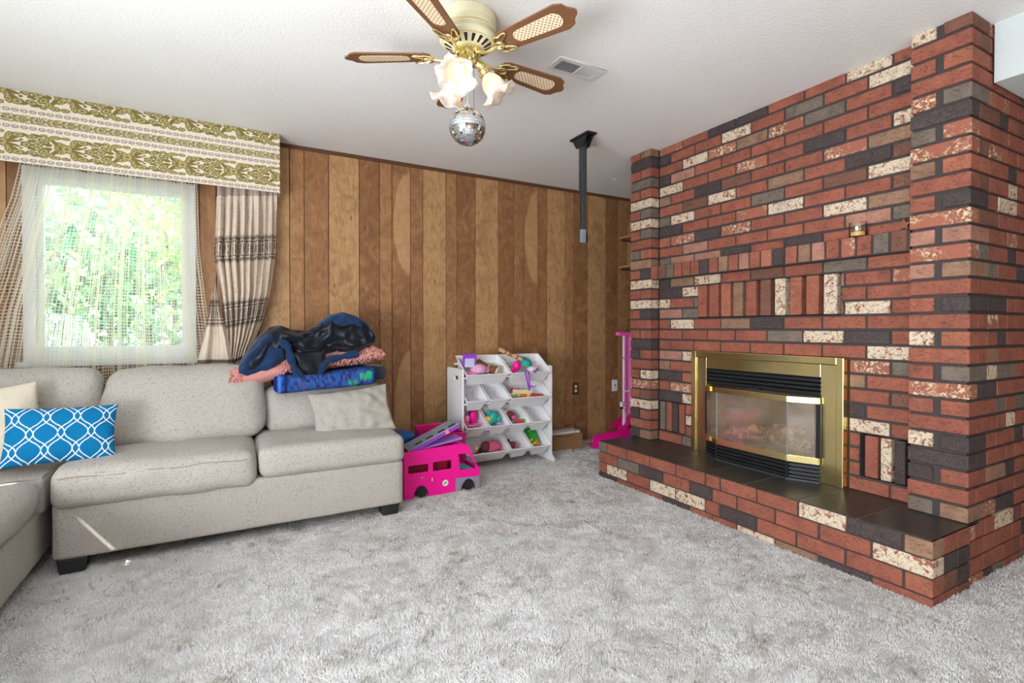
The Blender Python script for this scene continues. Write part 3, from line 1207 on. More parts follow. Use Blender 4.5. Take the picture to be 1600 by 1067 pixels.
# mortar body, cut into cells so the niches and the firebox stay open
ys_ = sorted({1.187, 2.842} | {h[0] for h in HOLES} | {h[1] for h in HOLES})
zs_ = sorted({Z0, H} | {h[2] for h in HOLES} | {h[3] for h in HOLES})
mm = MB()
for i in range(len(ys_) - 1):
    for j in range(len(zs_) - 1):
        yc, zc = (ys_[i] + ys_[i + 1]) / 2, (zs_[j] + zs_[j + 1]) / 2
        hole = [k for k, h in enumerate(HOLES) if h[0] < yc < h[1] and h[2] < zc < h[3]]
        if 3 in hole:
            mm.box((3.26, ys_[i], zs_[j]), (3.30, ys_[i + 1], zs_[j + 1]))
        else:
            mm.box((MF + 0.095 if hole else MF + 0.008, ys_[i], zs_[j]), (3.30, ys_[i + 1], zs_[j + 1]))
part('mortar', mm, M_MORTAR, fire)

# mantel: bricks on edge, corbelled out between the pillars
mantel = thing('brick_mantel', 'projecting brick mantel shelf of upright red, grey and cream bricks above the insert', 'mantel')
mcodes = 'RBGRRRDRTRPRVDRTPRVRGB'
mw = (2.842 - 1.187) / 22
for i, code in enumerate(mcodes):
    y1 = 2.842 - i * mw
    brick(mantel, (CF - 0.002, y1 - mw + 0.0105, 1.462), (CF + 0.082, y1 - 0.001, 1.5565), code)
part('mortar', MB().box((CF + 0.008, 1.187, 1.458), (MF + 0.01, 2.842, 1.552)), M_MORTAR, mantel)

# pillars
pl_l = thing('brick_pillar', 'narrow brick pillar at the far end of the fireplace beside the wood panelling', 'pillar')
LC = ['RT', 'D', 'RR', 'G', 'RR', 'W', 'RG', 'W', 'RG', 'R', 'GO', 'T', 'RD', 'W', 'RR', 'W', 'RD', 'R', 'RR', 'D', 'DR', 'R', 'RW', 'V', 'RB', 'W', 'DR', 'R', 'DT']
RC = ['YB', 'R', 'RO', 'R', 'VG', 'D', 'GV', 'V', 'TO', 'R', 'RD', 'V', 'PP', 'V', 'PT', 'R', 'RD', 'R', 'WO', 'R', 'RG', 'V', 'RR', 'R', 'WD', 'D', 'DR', 'R', 'GT']
for k, cs in enumerate(LC):
    z0, z1 = courseZ(28 - k)
    if len(cs) == 1:
        brick(pl_l, (CF, 2.846, z0), (MF, 3.064, z1), cs)
    else:
        brick(pl_l, (CF, 2.966, z0), (MF, 3.066, z1), cs[0])
        brick(pl_l, (CF, 2.847, z0), (MF, 2.952, z1), cs[1])
part('mortar', MB().box((CF + 0.010, 2.858, Z0), (3.30, 3.056, H)), M_MORTAR, pl_l)

pl_r = thing('brick_pillar', 'wide brick corner pillar at the near end of the fireplace, running from hearth to ceiling', 'pillar')
wr = bpy.data.objects.new('wall_right', None)
COL.objects.link(wr)
wr['kind'] = 'structure'
SIDE = ['B', 'BR', 'T', 'RR', 'RVRR', 'BDRB', 'YRRR', 'BVRRR', 'RRD', 'BRYR', 'DRYR', 'BRRR', 'GRR', 'GRDR', 'RGRR', 'RRRY', 'DDRR', 'RVRR', 'RRDR', 'RTRR',
        'GYGR', 'DRRR', 'RRGR', 'RRYR', 'DRRR', 'DRRR', 'VTDR', 'RRRR', 'GVDR']
SHD = 0.006
for k, cs in enumerate(RC):
    z0, z1 = courseZ(28 - k)
    long_ = len(cs) == 1
    xe = 2.836 if long_ else 2.936
    if long_:
        brick(pl_r, (CF, 0.962, z0), (xe, 1.186, z1), cs)
    else:
        brick(pl_r, (CF, 1.090, z0), (MF + 0.01, 1.185, z1), cs[0])
        brick(pl_r, (CF, 0.962, z0), (xe, 1.062, z1), cs[1])
    x = xe
    s = SIDE[k]
    i = 1 if not long_ else 0
    st = 0
    while x < 3.75:
        ln = 0.104 if rng.random() < 0.62 else 0.208
        code = s[i] if i < len(s) else rng.choice('RRRBBDVGR')
        brick(wr, (x + 0.001, 0.962, z0), (x + ln - 0.001, 1.02, z1), code, 0.001, 1)
        x += ln
        i += 1
part('mortar', MB().box((CF + 0.010, 0.973, Z0), (3.30, 1.178, H)), M_MORTAR, pl_r)
part('mortar', MB().box((CF + 0.02, 0.974, -0.04), (4.3, 1.10, H)), M_MORTAR, wr)
for j in range(4):
    z1 = Z0 - 0.002 - j * 0.0757
    z0 = z1 - 0.0690
    x = 2.757 + (0.001 if j % 2 else 0.001)
    s = ['VRRW', 'RRRR', 'RRRR', 'VDGR'][j]
    i = 0
    while x < 3.75:
        ln = 0.104 if (i + j) % 3 else 0.208
        if i == 0:
            ln = 0.06 if j == 0 else 0.15
        code = s[i] if i < len(s) else rng.choice('RRRBBDVGR')
        brick(wr, (x + 0.001, 0.959, z0), (x + ln - 0.001, 1.02, z1), code, 0.001, 1)
        x += ln
        i += 1

# hearth
hearth = thing('brick_hearth', 'long raised brick hearth topped with black slate tiles in front of the insert', 'hearth')
HX = 2.420
HR = [([3.031, 2.942, 2.723, 2.505, 2.280, 2.054, 1.951, 1.722, 1.499, 1.274, 1.054, 0.952], 'GRRRRRRRWDT'),
      ([3.031, 2.825, 2.605, 2.387, 2.171, 2.005, 1.842, 1.618, 1.398, 1.173, 0.952], 'RGDRDRRRRW'),
      ([3.031, 2.942, 2.723, 2.505, 2.280, 2.054, 1.951, 1.722, 1.506, 1.279, 1.052, 0.952], 'OWRWWRDRRRO'),
      ([3.031, 2.825, 2.605, 2.387, 2.171, 2.005, 1.842, 1.618, 1.398, 1.173, 0.952], 'DRRDRRWTDR')]
for j, (ed, cs) in enumerate(HR):
    z1 = Z0 - 0.002 - j * 0.0757
    z0 = z1 - 0.0690
    for i, code in enumerate(cs):
        last = i == len(cs) - 1
        brick(hearth, (HX, ed[i + 1] + (0 if last else 0.005), z0), (HX + 0.095 if last else HX + 0.06, ed[i] - (0.005 if i else 0), z1), code)
    x = HX + 0.096
    for code in ['RR', 'DD', 'BD', 'RB'][j]:
        ln = 0.118
        brick(hearth, (x + 0.002, 0.952, z0), (x + ln, 1.01, z1), code, 0.001, 1)
        x += ln + 0.001
part('mortar', MB().box((HX + 0.007, 0.960, -0.04), (CF + 0.0, 3.024, Z0 - 0.004)).box((CF, 1.19, -0.04), (2.87, 3.024, Z0 - 0.004)), M_MORTAR, hearth)
ty = [3.028, 2.894, 2.620, 2.348, 2.068, 1.801, 1.507, 1.230, 0.955]
for i in range(len(ty) - 1):
    y1, y0 = ty[i] - 0.003, ty[i + 1] + 0.003
    if i == 0:
        continue
    m = MB().box((HX + 0.004, y0, Z0 - 0.006), (2.86, y1 if i > 1 else 3.028, Z0 + 0.004))
    part('tile', m, M_SLATE, hearth, bevel=0.0015)
part('grout', MB().box((HX + 0.006, 0.958, Z0 - 0.006), (2.84, 3.02, Z0 + 0.0022)), plain('tile_grout', (104, 98, 92), 0.9), hearth)

# ------------------------------------------------------------------ fireplace insert
ins = thing('gas_fireplace_insert', 'gas fireplace insert with polished brass surround, black louvres and bay glass door', 'fireplace insert', (2.79, 1.99, Z0 + 0.005))
ins.location = (0, 0, 0)
SX = 2.800
zt = 0.943
zb = Z0 + 0.005
su = MB()
# outer raised border
for (y0, y1, z0, z1) in ((2.455, 2.492, zb, zt), (1.491, 1.528, zb, zt), (1.528, 2.455, zt - 0.037, zt)):
    su.box((SX - 0.006, y0, z0), (MF + 0.02, y1, z1))
part('outer_border', su, M_BRASS, ins, bevel=0.003)
s2 = MB()
for (y0, y1, z0, z1) in ((2.372, 2.453, zb, zt - 0.04), (1.530, 1.612, zb, zt - 0.04), (1.614, 2.370, 0.832, zt - 0.04)):
    s2.box((SX + 0.004, y0, z0), (MF + 0.02, y1, z1))
part('surround_panel', s2, M_BRASS, ins, bevel=0.002)
# firebox
fb = MB()
fy0, fy1, fz0, fz1 = 1.616, 2.368, zb, 0.830
fb.box((3.20, fy0, fz0), (3.22, fy1, fz1))
fb.box((2.84, fy0 - 0.02, fz0), (3.22, fy0, fz1)).box((2.84, fy1, fz0), (3.22, fy1 + 0.02, fz1))
fb.box((2.81, fy0, fz1 - 0.09), (3.22, fy1, fz1 - 0.08)).box((2.80, fy0, 0.36), (3.22, fy1, 0.375))
part('firebox', fb, M_FIREBOX, ins)
# bay footprint (x, y): back-left, front-left, front-right, back-right
BAY = [(2.79, 2.366), (2.722, 2.221), (2.722, 1.748), (2.79, 1.609)]


def bay_strip(z0, z1, off, th):
    mb_ = MB()
    P = [(x - off, y) for x, y in BAY]
    for i in range(3):
        (x0, y0), (x1, y1) = P[i], P[i + 1]
        mb_.add([(x0, y0, z0), (x1, y1, z0), (x1, y1, z1), (x0, y0, z1), (x0 + th, y0, z0), (x1 + th, y1, z0), (x1 + th, y1, z1), (x0 + th, y0, z1)],
                [(0, 1, 2, 3), (7, 6, 5, 4), (0, 4, 5, 1), (3, 2, 6, 7), (0, 3, 7, 4), (1, 5, 6, 2)])
    return mb_


part('brass_trim', bay_strip(0.688, 0.722, 0.006, 0.012), M_BRASS, ins, bevel=0.002)
part('brass_trim', bay_strip(0.358, 0.395, 0.006, 0.012), M_BRASS, ins, bevel=0.002)
for i in range(4):
    z = 0.736 + i * 0.0235
    mb_ = MB()
    mb_.add([(2.795, 2.366, z), (2.795, 1.609, z), (2.795, 1.609, z + 0.014), (2.795, 2.366, z + 0.014),
             (2.815, 2.366, z + 0.008), (2.815, 1.609, z + 0.008), (2.815, 1.609, z + 0.021), (2.815, 2.366, z + 0.021)],
            [(0, 1, 2, 3), (7, 6, 5, 4), (0, 4, 5, 1), (3, 2, 6, 7), (0, 3, 7, 4), (1, 5, 6, 2)])
    part('louvre', mb_, M_BLACKMETAL, ins, bevel=0.0015)
part('louvre_back', MB().box((2.83, 1.612, 0.722), (2.84, 2.366, 0.832)), M_BLACK, ins)
part('latch', MB().box((2.782, 1.965, 0.728), (2.80, 2.03, 0.742)), M_BLACKMETAL, ins)
for i in range(4):
    z = 0.272 + i * 0.0215
    part('louvre', bay_strip(z, z + 0.013, 0.002, 0.02), M_BLACKMETAL, ins, bevel=0.0015)
part('louvre_back', bay_strip(zb + 0.002, 0.358, -0.024, 0.006), M_BLACK, ins)
for (x, y) in BAY[1:3]:
    part('louvre_post', MB().box((x - 0.004, y - 0.007, zb), (x + 0.02, y + 0.007, 0.358)), M_BLACKMETAL, ins)
part('base_trim', bay_strip(zb - 0.001, zb + 0.007, 0.008, 0.03), M_DARKGREY, ins)
# glass panes of the bay
for i in range(3):
    (x0, y0), (x1, y1) = BAY[i], BAY[i + 1]
    g = MB().add([(x0, y0, .395), (x1, y1, .395), (x1, y1, .688), (x0, y0, .688), (x0 + .004, y0, .395), (x1 + .004, y1, .395), (x1 + .004, y1, .688), (x0 + .004, y0, .688)],
                 [(0, 1, 2, 3), (7, 6, 5, 4), (0, 4, 5, 1), (3, 2, 6, 7), (0, 3, 7, 4), (1, 5, 6, 2)])
    part('glass_pane', g, M_FIREGLASS, ins)
for (x, y) in BAY[1:3]:
    part('glass_seam', MB().box((x - 0.002, y - 0.0022, .395), (x + 0.004, y + 0.0022, .688)), M_GREYPL, ins)
for (x, y, w) in ((2.788, 2.352, 0.018), (2.788, 1.622, 0.02)):
    part('door_stile', MB().box((x - 0.006, y - w, .395), (x + 0.012, y + w * 0.6, .688)), M_BLACKMETAL, ins)
for z in (0.375, 0.70):
    hg = MB()
    for q in range(4):
        hg.box((2.757 - 0.005 * q, 2.330 - 0.012 * q, z - 0.012), (2.763 - 0.005 * q, 2.338 - 0.012 * q, z + 0.018))
    part('hinge_knuckle', hg, M_BRASS, ins)
# logs
eb = np.zeros((24, 60, 3))
for i in range(24):
    for j in range(60):
        x, y = 2.80 + 0.30 * i / 23, 1.68 + 0.62 * j / 59
        eb[i, j] = (x, y, 0.385 + 0.03 * i / 23 + 0.022 * mnoise.noise(Vector((x * 40, y * 40, 0))) + 0.01 * mnoise.noise(Vector((x * 110, y * 110, 3))))
link('ember_bed', grid_mesh('ember_bed', eb, False), M_EMBER, ins)
for (p0, p1, r) in (((2.86, 2.26, .425), (2.93, 2.04, .44), .028), ((2.85, 2.14, .415), (2.86, 1.98, .42), .022), ((2.95, 2.06, .455), (2.86, 1.86, .45), .034),
                    ((2.86, 1.93, .44), (2.90, 1.70, .43), .034), ((2.93, 1.97, .49), (2.98, 1.80, .485), .024), ((2.84, 1.82, .42), (2.84, 1.68, .425), .024)):
    p0, p1 = Vector(p0), Vector(p1)
    pts = [p0.lerp(p1, i / 14) + Vector((mnoise.noise(Vector((i * .7, r * 90, 0))) * .008, 0, mnoise.noise(Vector((i * .6, r * 50, 5))) * .008)) for i in range(15)]
    rs = [r * (1 + 0.22 * mnoise.noise(Vector((i * 1.3, r * 77, 9)))) for i in range(15)]
    part('log', MB().tube(pts, rs, 12), M_LOG, ins)
for (x, y, z) in ((2.88, 2.07, .455), (2.87, 1.84, .478)):
    part('log_chip', MB().prism([(-.035, 0), (.03, .004), (.035, .022), (.005, .045), (-.02, .03)], -.012, .012, 'x'), pl('pale_ceramic', (214, 170, 130), 0.9), ins, loc=(x, y, z), rot=(0, 0, 0.4))

# ------------------------------------------------------------------ things on the mantel
jar = thing('candle_jar', 'clear glass candle jar with a little yellow wax standing on the brick mantel', 'candle', (2.79, 1.425, 1.5575))
part('glass', MB().lathe([(0.034, 0.0), (0.037, 0.004), (0.038, 0.075), (0.036, 0.076), (0.035, 0.006), (0.0001, 0.005)], 28, closed=False), M_JAR, jar)
part('wax', MB().lathe([(0.033, 0.006), (0.0335, 0.026), (0.02, 0.027)], 24), M_WAX, jar)
st = thing('star_ornament', 'small dark star-shaped ornament lying at the pillar end of the mantel', 'ornament', (2.79, 1.215, 1.5575))
sp = []
for i in range(10):
    r = 0.030 if i % 2 == 0 else 0.015
    sp.append((r * math.cos(R_(90 + 36 * i)), 0.026 + r * math.sin(R_(90 + 36 * i))))
part('star', MB().prism(sp, -0.02, 0.012, 'x'), M_BROWN, st, bevel=0.002)
part('star_foot', MB().box((-0.015, -0.018, 0), (0.015, 0.018, 0.006)), M_DUSK, st)

# ------------------------------------------------------------------ valance
vw, vh = 2.3, 0.405
n1, n2 = 640, 170


def ell(u, v, cx, cy, rx, ry, ang):
    ca, sa_ = math.cos(R_(ang)), math.sin(R_(ang))
    dx, dy = u - cx, v - cy
    a = (dx * ca + dy * sa_) / rx
    b = (-dx * sa_ + dy * ca) / ry
    return a * a + b * b


def motif(u, v):
    """u along (period 2.1), v in -1..1 (mirror). returns 0 none 1 outer 2 inner"""
    av = abs(v)
    out = np.zeros_like(u)
    E = [(0.25, 0.0, .22, .26, 0, 1), (0.08, 0.30, .12, .2, 40, 1), (0.40, .28, .10, .22, -35, 1), (0.60, .14, .24, .07, 22, 0), (0.62, .40, .28, .07, 48, 0),
         (0.50, .62, .10, .24, -10, 1), (0.78, .70, .20, .17, 10, 1), (0.98, .78, .12, .07, -30, 0), (1.05, .0, .15, .20, 0, 1), (1.22, .66, .17, .14, 35, 1),
         (1.38, .82, .18, .07, -20, 0), (1.42, .10, .13, .22, -40, 1), (1.60, .42, .14, .22, 30, 1), (1.78, .66, .12, .20, -25, 1), (1.74, .16, .12, .10, 0, 0),
         (1.95, .42, .07, .20, 20, 0), (1.30, .38, .09, .05, 0, 0), (1.98, .84, .15, .13, 15, 1), (.22, .86, .13, .11, 0, 1), (1.60, .88, .10, .10, 0, 1), (1.20, .30, .08, .10, 60, 0), (2.02, .10, .08, .10, 0, 1), (0.88, .35, .05, .05, 0, 0), (0.9, .12, .04, .04, 0, 0)]
    for du in (-2.1, 0, 2.1):
        for cx, cy, rx, ry, an, inner in E:
            for sgn in ((1, -1) if cy == 0 else (1,)):
                e = ell(u, av, cx + du, cy, rx * 1.12 + 0.012, ry * 1.12 + 0.02, an)
                out = np.where(e < 1, np.maximum(out, 1), out)
                if inner:
                    out = np.where(e < 0.42, 2, out)
                    out = np.where(e < 0.10, 1, out)
    return out


Xv, Zv = np.meshgrid(np.linspace(-1.98, 0.317, n1), np.linspace(0, 1, n2), indexing='ij')
f = 1 - Zv          # 0 at top
cream, olive, lightol, mauve = [np.array(lin(c)) for c in ((232, 222, 204), (130, 117, 68), (184, 172, 120), (142, 124, 124))]
rgb = np.ones((n1, n2, 3)) * cream
per = 0.285 / 2.1
U = (Xv / per) % 2.1
for (f0, f1, kind) in ((-0.22, 0.215, 'm'), (0.565, 0.905, 'm'), (0.335, 0.445, 's')):
    inb = (f >= max(f0, 0)) & (f < f1)
    v = (f - (f0 + f1) / 2) / ((f1 - f0) / 2)
    mo = motif(U if kind == 'm' else (U * 3.9) % 2.1, v)
    rgb[inb & (mo == 1)] = olive
    rgb[inb & (mo == 2)] = lightol
for fc in (0.275, 0.505, 0.955):
    vv = (f - fc) / 0.026
    uu = ((Xv / 0.038) % 1) * 2 - 1
    rr_ = np.sqrt((uu * 1.15) ** 2 + vv ** 2)
    rgb[(abs(vv) < 1) & (abs(rr_ - 0.78) < 0.2)] = mauve
    rgb[(abs(vv) < 1) & (rr_ < 0.3)] = mauve * 1.2
P = np.stack([Xv, np.full_like(Xv, 3.893), 2.035 + 0.404 * Zv], -1)
val = thing('valance', 'boxed window valance in cream fabric with olive flower bands, hung under the ceiling', 'valance')
vf = link('fabric_face', grid_mesh('fabric_face', P, False, rgb), M_PRINT, val)
sd = vf.modifiers.new('sol', 'SOLIDIFY')
sd.thickness = 0.008
sd.offset = -1 if False else 1
m = MB().box((0.309, 3.902, 2.035), (0.317, BW - 0.001, 2.439)).box((-1.98, 3.905, 2.425), (0.309, BW - 0.001, 2.439))
part('return_board', m, plain('valance_return', (206, 196, 168), 0.9), val)

# ------------------------------------------------------------------ net curtain
net = thing('net_curtain', 'open-weave cream net curtain hanging over the window behind the sofa', 'curtain')
XL = [(0.60, -1.36), (0.85, -1.32), (1.2, -1.255), (1.434, -1.191), (1.689, -1.128), (1.855, -1.081), (2.044, -1.046), (2.2, -1.03)]
XR = [(0.60, -0.07), (0.85, -0.10), (1.24, -0.145), (1.576, -0.179), (1.996, -0.188), (2.2, -0.2)]


def netpt(u, z, ph=0.0, amp=0.03, y0=3.975):
    xl, xr = interp(z, XL), interp(z, XR)
    uu = u + 0.010 * math.sin(u * 58 + ph)
    x = xl + (xr - xl) * uu
    y = y0 + amp * math.sin(u * 58 + ph + 0.8 * math.sin(z * 2)) * (0.55 + 0.25 * (2.1 - z)) + 0.01 * math.sin(u * 23 + z * 3)
    return (x, y, z + 0.003 * math.sin(u * 70 + z * 9))


def ribbon_net(nu, zs, hu, w, ph, amp, y0, seed):
    r2 = random.Random(seed)
    mb_ = MB()
    for i in range(nu):
        u = (i + r2.uniform(-.25, .25)) / (nu - 1)
        ww = w * r2.uniform(0.7, 1.5) * (1.7 if i % 9 in (0, 1) else 1)
        pts = [netpt(u, z, ph, amp, y0) for z in zs]
        k = len(mb_.v)
        for (x, y, z) in pts:
            mb_.v += [(x - ww / 2, y, z), (x + ww / 2, y, z), (x, y + ww * 0.6, z)]
        for q in range(len(pts) - 1):
            b_ = k + 3 * q
            mb_.f += [(b_, b_ + 1, b_ + 4, b_ + 3), (b_ + 1, b_ + 2, b_ + 5, b_ + 4), (b_ + 2, b_, b_ + 3, b_ + 5)]
    for z in hu:
        ww = w * r2.uniform(0.7, 1.3)
        pts = [netpt(i / 150, z, ph, amp, y0) for i in range(151)]
        k = len(mb_.v)
        for (x, y, zz) in pts:
            mb_.v += [(x, y, zz - ww / 2), (x, y, zz + ww / 2), (x, y + ww * 0.6, zz)]
        for q in range(len(pts) - 1):
            b_ = k + 3 * q
            mb_.f += [(b_, b_ + 1, b_ + 4, b_ + 3), (b_ + 1, b_ + 2, b_ + 5, b_ + 4), (b_ + 2, b_, b_ + 3, b_ + 5)]
    return mb_


zs_n = [0.60 + i * 0.05 for i in range(31)]
o = part('net_weave', ribbon_net(92, zs_n, [0.60 + i * 0.0195 for i in range(78)], 0.0029, 0.0, 0.02, 3.975, 3), M_NET, net)
o['kind'] = 'stuff'
o = part('net_fold_weave', ribbon_net(70, zs_n, [0.61 + i * 0.0205 for i in range(73)], 0.0020, 1.7, 0.02, 3.998, 4), M_NET, net)
o['kind'] = 'stuff'
rod = part('curtain_rod', MB().tube([(-1.9, 3.985, 2.17), (0.3, 3.985, 2.17)], 0.008, 8), M_FRAME, net)

# ------------------------------------------------------------------ patterned drape
drape = thing('patterned_drape', 'gathered cream drape with grey woven bands hanging beside the window', 'curtain')
DL = [(0.70, -0.02), (0.90, -0.01), (1.05, -0.02), (1.20, -0.035), (1.326, -0.05), (1.582, -0.086), (2.02, -0.067), (2.2, -0.06)]
DR = [(0.70, 0.03), (0.80, 0.06), (0.913, 0.107), (1.03, 0.16), (1.156, 0.207), (1.35, 0.255), (1.608, 0.29), (2.059, 0.301), (2.2, 0.30)]


def drape_color(a, z, w=1.0):
    """a: cloth coordinate in metres, z height."""
    base = np.array(lin((238, 224, 208)))
    dark = np.array(lin((128, 112, 104)))
    out = np.ones(a.shape + (3,)) * base * 1.05
    th = 0.5 + 0.5 * np.sin(z * 900 + 3 * np.sin(a * 40))
    out *= (0.92 + 0.1 * (vnoise(a, z, 160, 5)[..., None]))
    vl = (np.abs((a / 0.05) % 1 - 0.5) < 0.04)
    hl = (vnoise(a * 0.15, z, 130, 9) > 0.82)
    out[vl] *= 0.90
    out[hl] *= 0.82
    for zc in (1.640, 1.200):
        v = (z - zc) / 0.085
        st = ((abs(v) > 0.72) & (abs(v) < 0.95)) | ((abs(v) > 0.48) & (abs(v) < 0.64))
        mt = (abs(v) < 0.40) & (((a / 0.034) % 1) < 0.62)
        tex = vnoise(a, z, 300, 8) > 0.3
        out[st & tex] = dark
        out[mt & tex] = dark * 0.9
        out[(abs(v) > 0.95) & (abs(v) < 1.08)] = base * 0.75
    hem = (z < 0.89) & (z > 0.865)
    out[hem] = dark
    top = z > 2.0
    out[top & (((a / 0.02) % 1) < 0.5)] = dark * 1.2
    return out


nu, nz = 360, 260
Ud, Zd = np.meshgrid(np.linspace(0, 1, nu), np.linspace(0.70, 2.10, nz), indexing='ij')
xl, xr = interp(Zd, DL), interp(Zd, DR)
Xd = xl + (xr - xl) * (Ud + 0.012 * np.sin(Ud * 2 * np.pi * 9 + 1.0))
fold = np.sin(Ud * 2 * np.pi * 8.3 + 0.5 * np.sin(Zd * 3) + 0.6)
sharp = np.sign(fold) * np.abs(fold) ** 0.8
Yd = 3.955 + 0.028 * sharp * np.clip((2.12 - Zd) * 4, 0.35, 1) + 0.012 * np.sin(Ud * 31 + Zd * 5)
Yd -= 0.05 * np.clip(1.1 - Zd, 0, 1)
rgb = drape_color(Ud * 1.15, Zd + 0.02 * (Ud - .3) * 0 - 0.05 * Ud + 0.02)
d1 = link('pleated_cloth', grid_mesh('pleated_cloth', np.stack([Xd, Yd, Zd], -1), True, rgb), M_PRINT_TR, drape)
# the front edge swept out as a flap at the bottom
FL = [(0.80, -0.185), (0.83, -0.19), (0.90, -0.175), (1.026, -0.146), (1.2, -0.115), (1.411, -0.085)]
FR = [(0.80, 0.03), (0.9, 0.02), (1.026, 0.0), (1.2, -0.04), (1.411, -0.075)]
Uf, Zf = np.meshgrid(np.linspace(0, 1, 90), np.linspace(0.795, 1.405, 150), indexing='ij')
xl, xr = interp(Zf, FL), interp(Zf, FR)
Xf = xl + (xr - xl) * Uf
Yf = 3.905 + 0.02 * np.sin(Uf * 9 + Zf * 4) - 0.03 * (1 - Uf) * (1.4 - Zf) * 0 + 0.012 * np.sin(Uf * 20)
Zf2 = Zf + 0.03 * (Uf - 0.2) * (Zf < 0.9) * 0
rgb = drape_color(Uf * 0.22 + 0.3, Zf2 + 0.0)
link('swept_flap', grid_mesh('swept_flap', np.stack([Xf, Yf, Zf2], -1), True, rgb), M_PRINT_TR, drape)
hm = []
for i in range(30):
    u = i / 29
    hm.append((-0.19 + 0.22 * u, 3.905 + 0.02 * math.sin(u * 9 + 3.2), 0.80 + 0.004 * math.sin(u * 12)))
part('hem', MB().tube(hm, 0.014, 8), plain('drape_hem', (214, 204, 186), 0.9), drape)

drape2 = thing('patterned_drape', 'the paired cream drape at the far side of the window, mirrored in the brass surround', 'curtain')
Ud2, Zd2 = np.meshgrid(np.linspace(0, 1, 120), np.linspace(0.40, 2.10, 60), indexing='ij')
link('pleated_cloth', grid_mesh('pleated_cloth', np.stack([-1.88 + 0.42 * Ud2, 3.95 + 0.025 * np.sin(Ud2 * 50), Zd2], -1), True, drape_color(Ud2 * 1.15, Zd2)), M_PRINT_TR, drape2)

# ------------------------------------------------------------------ sofas
def cushion(name, parent, x0, x1, y0, y1, z0, z1, r=0.05, puff=0.02, pz=0.02, wr=0.006, seed=1, mat=None, rot=None, fn=None, n=22):
    hx, hy, hz = (x1 - x0) / 2, (y1 - y0) / 2, (z1 - z0) / 2
    me = soft_box(hx, hy, hz, r, n, puff, pz, wr, seed, fn)
    return link(name, me, mat or M_TWEED, parent, ((x0 + x1) / 2, (y0 + y1) / 2, (z0 + z1) / 2), rot)


sofa = thing('sofa', 'beige tweed sofa section with two seat cushions standing along the window wall', 'sofa', (0.1, 3.4, 0))
ox, oy = -0.1, -3.4


def S(x0, x1, y0, y1, z0, z1):
    return x0 + ox, x1 + ox, y0 + oy, y1 + oy, z0, z1


cushion('base', sofa, *S(-0.69, 0.902, 2.952, 3.86, 0.062, 0.318), r=0.018, puff=0.0, pz=0.0, wr=0.002, seed=2)
for (x, y) in ((-0.62, 3.0), (0.83, 3.02), (-0.62, 3.76), (0.83, 3.76)):
    m = MB().prism([(-.045, 0), (.045, 0), (.055, .066), (-.055, .066)], -.045, .045, 'y')
    part('leg', m, M_BLACKPLASTIC, sofa, loc=(x + ox, y + oy, 0), bevel=0.004)
cushion('seat_cushion', sofa, *S(-0.695, 0.125, 2.925, 3.56, 0.284, 0.470), r=0.055, puff=0.018, pz=0.018, wr=0.010, seed=3)
cushion('seat_cushion', sofa, *S(0.135, 0.912, 2.935, 3.56, 0.312, 0.470), r=0.045, puff=0.012, pz=0.012, wr=0.008, seed=4)
cushion('backrest', sofa, *S(-0.69, 0.90, 3.62, 3.86, 0.10, 0.70), r=0.05, puff=0.0, pz=0.01, wr=0.004, seed=5)


def shear(P, k=0.42, hz=0.2):
    P = P.copy()
    P[:, 1] += P[:, 2] * k
    return P


def back2(P):
    P = shear(P, 0.36)
    # left side slants inwards towards the top
    t = np.clip((P[:, 2] + 0.2) / 0.4, 0, 1)
    m = P[:, 0] < 0
    P[m, 0] *= (1 - 0.12 * t[m])
    return P


cushion('back_cushion', sofa, *S(-0.620, 0.180, 3.40, 3.62, 0.462, 0.868), r=0.07, puff=0.03, pz=0.012, wr=0.012, seed=6, fn=back2)
cushion('back_cushion', sofa, *S(0.190, 0.930, 3.46, 3.66, 0.462, 0.735), r=0.06, puff=0.02, pz=0.010, wr=0.014, seed=7, fn=lambda P: shear(P, 0.3))
# piping seams
seam = MB()
seam.tube([(-0.66 + 0.02 * i + ox, 2.918 + oy + 0.004 * math.sin(i), 0.435 + 0.004 * math.sin(i * .5)) for i in range(38)], 0.0022, 6)
part('seam', seam, plain('seam_thread', (150, 140, 128), 0.9), sofa)

chaise = thing('sofa', 'beige tweed sofa section turned towards the fireplace, meeting the window sofa at the corner', 'sofa', (-1.3, 2.6, 0))
ox2, oy2 = 1.3, -2.6


def S2(x0, x1, y0, y1, z0, z1):
    return x0 + ox2, x1 + ox2, y0 + oy2, y1 + oy2, z0, z1


cushion('base', chaise, *S2(-1.85, -0.742, 1.30, 3.86, 0.055, 0.285), r=0.018, puff=0.0, pz=0.0, wr=0.002, seed=12)
for (x, y) in ((-0.82, 1.4), (-0.82, 3.7), (-1.75, 1.4), (-1.75, 3.7)):
    m = MB().prism([(-.045, 0), (.045, 0), (.055, .06), (-.055, .06)], -.045, .045, 'y')
    part('leg', m, M_BLACKPLASTIC, chaise, loc=(x + ox2, y + oy2, 0), bevel=0.004)
cushion('seat_cushion', chaise, *S2(-1.70, -0.725, 3.00, 3.62, 0.27, 0.432), r=0.02, puff=0.01, pz=0.008, wr=0.006, seed=13)
cushion('seat_cushion', chaise, *S2(-1.62, -0.728, 2.10, 2.985, 0.275, 0.440), r=0.065, puff=0.03, pz=0.025, wr=0.012, seed=14)
cushion('seat_cushion', chaise, *S2(-1.62, -0.705, 1.25, 2.09, 0.275, 0.440), r=0.065, puff=0.03, pz=0.025, wr=0.012, seed=15)
cushion('backrest', chaise, *S2(-1.85, -0.695, 3.64, 3.86, 0.10, 0.69), r=0.05, puff=0.0, pz=0.01, wr=0.004, seed=16)
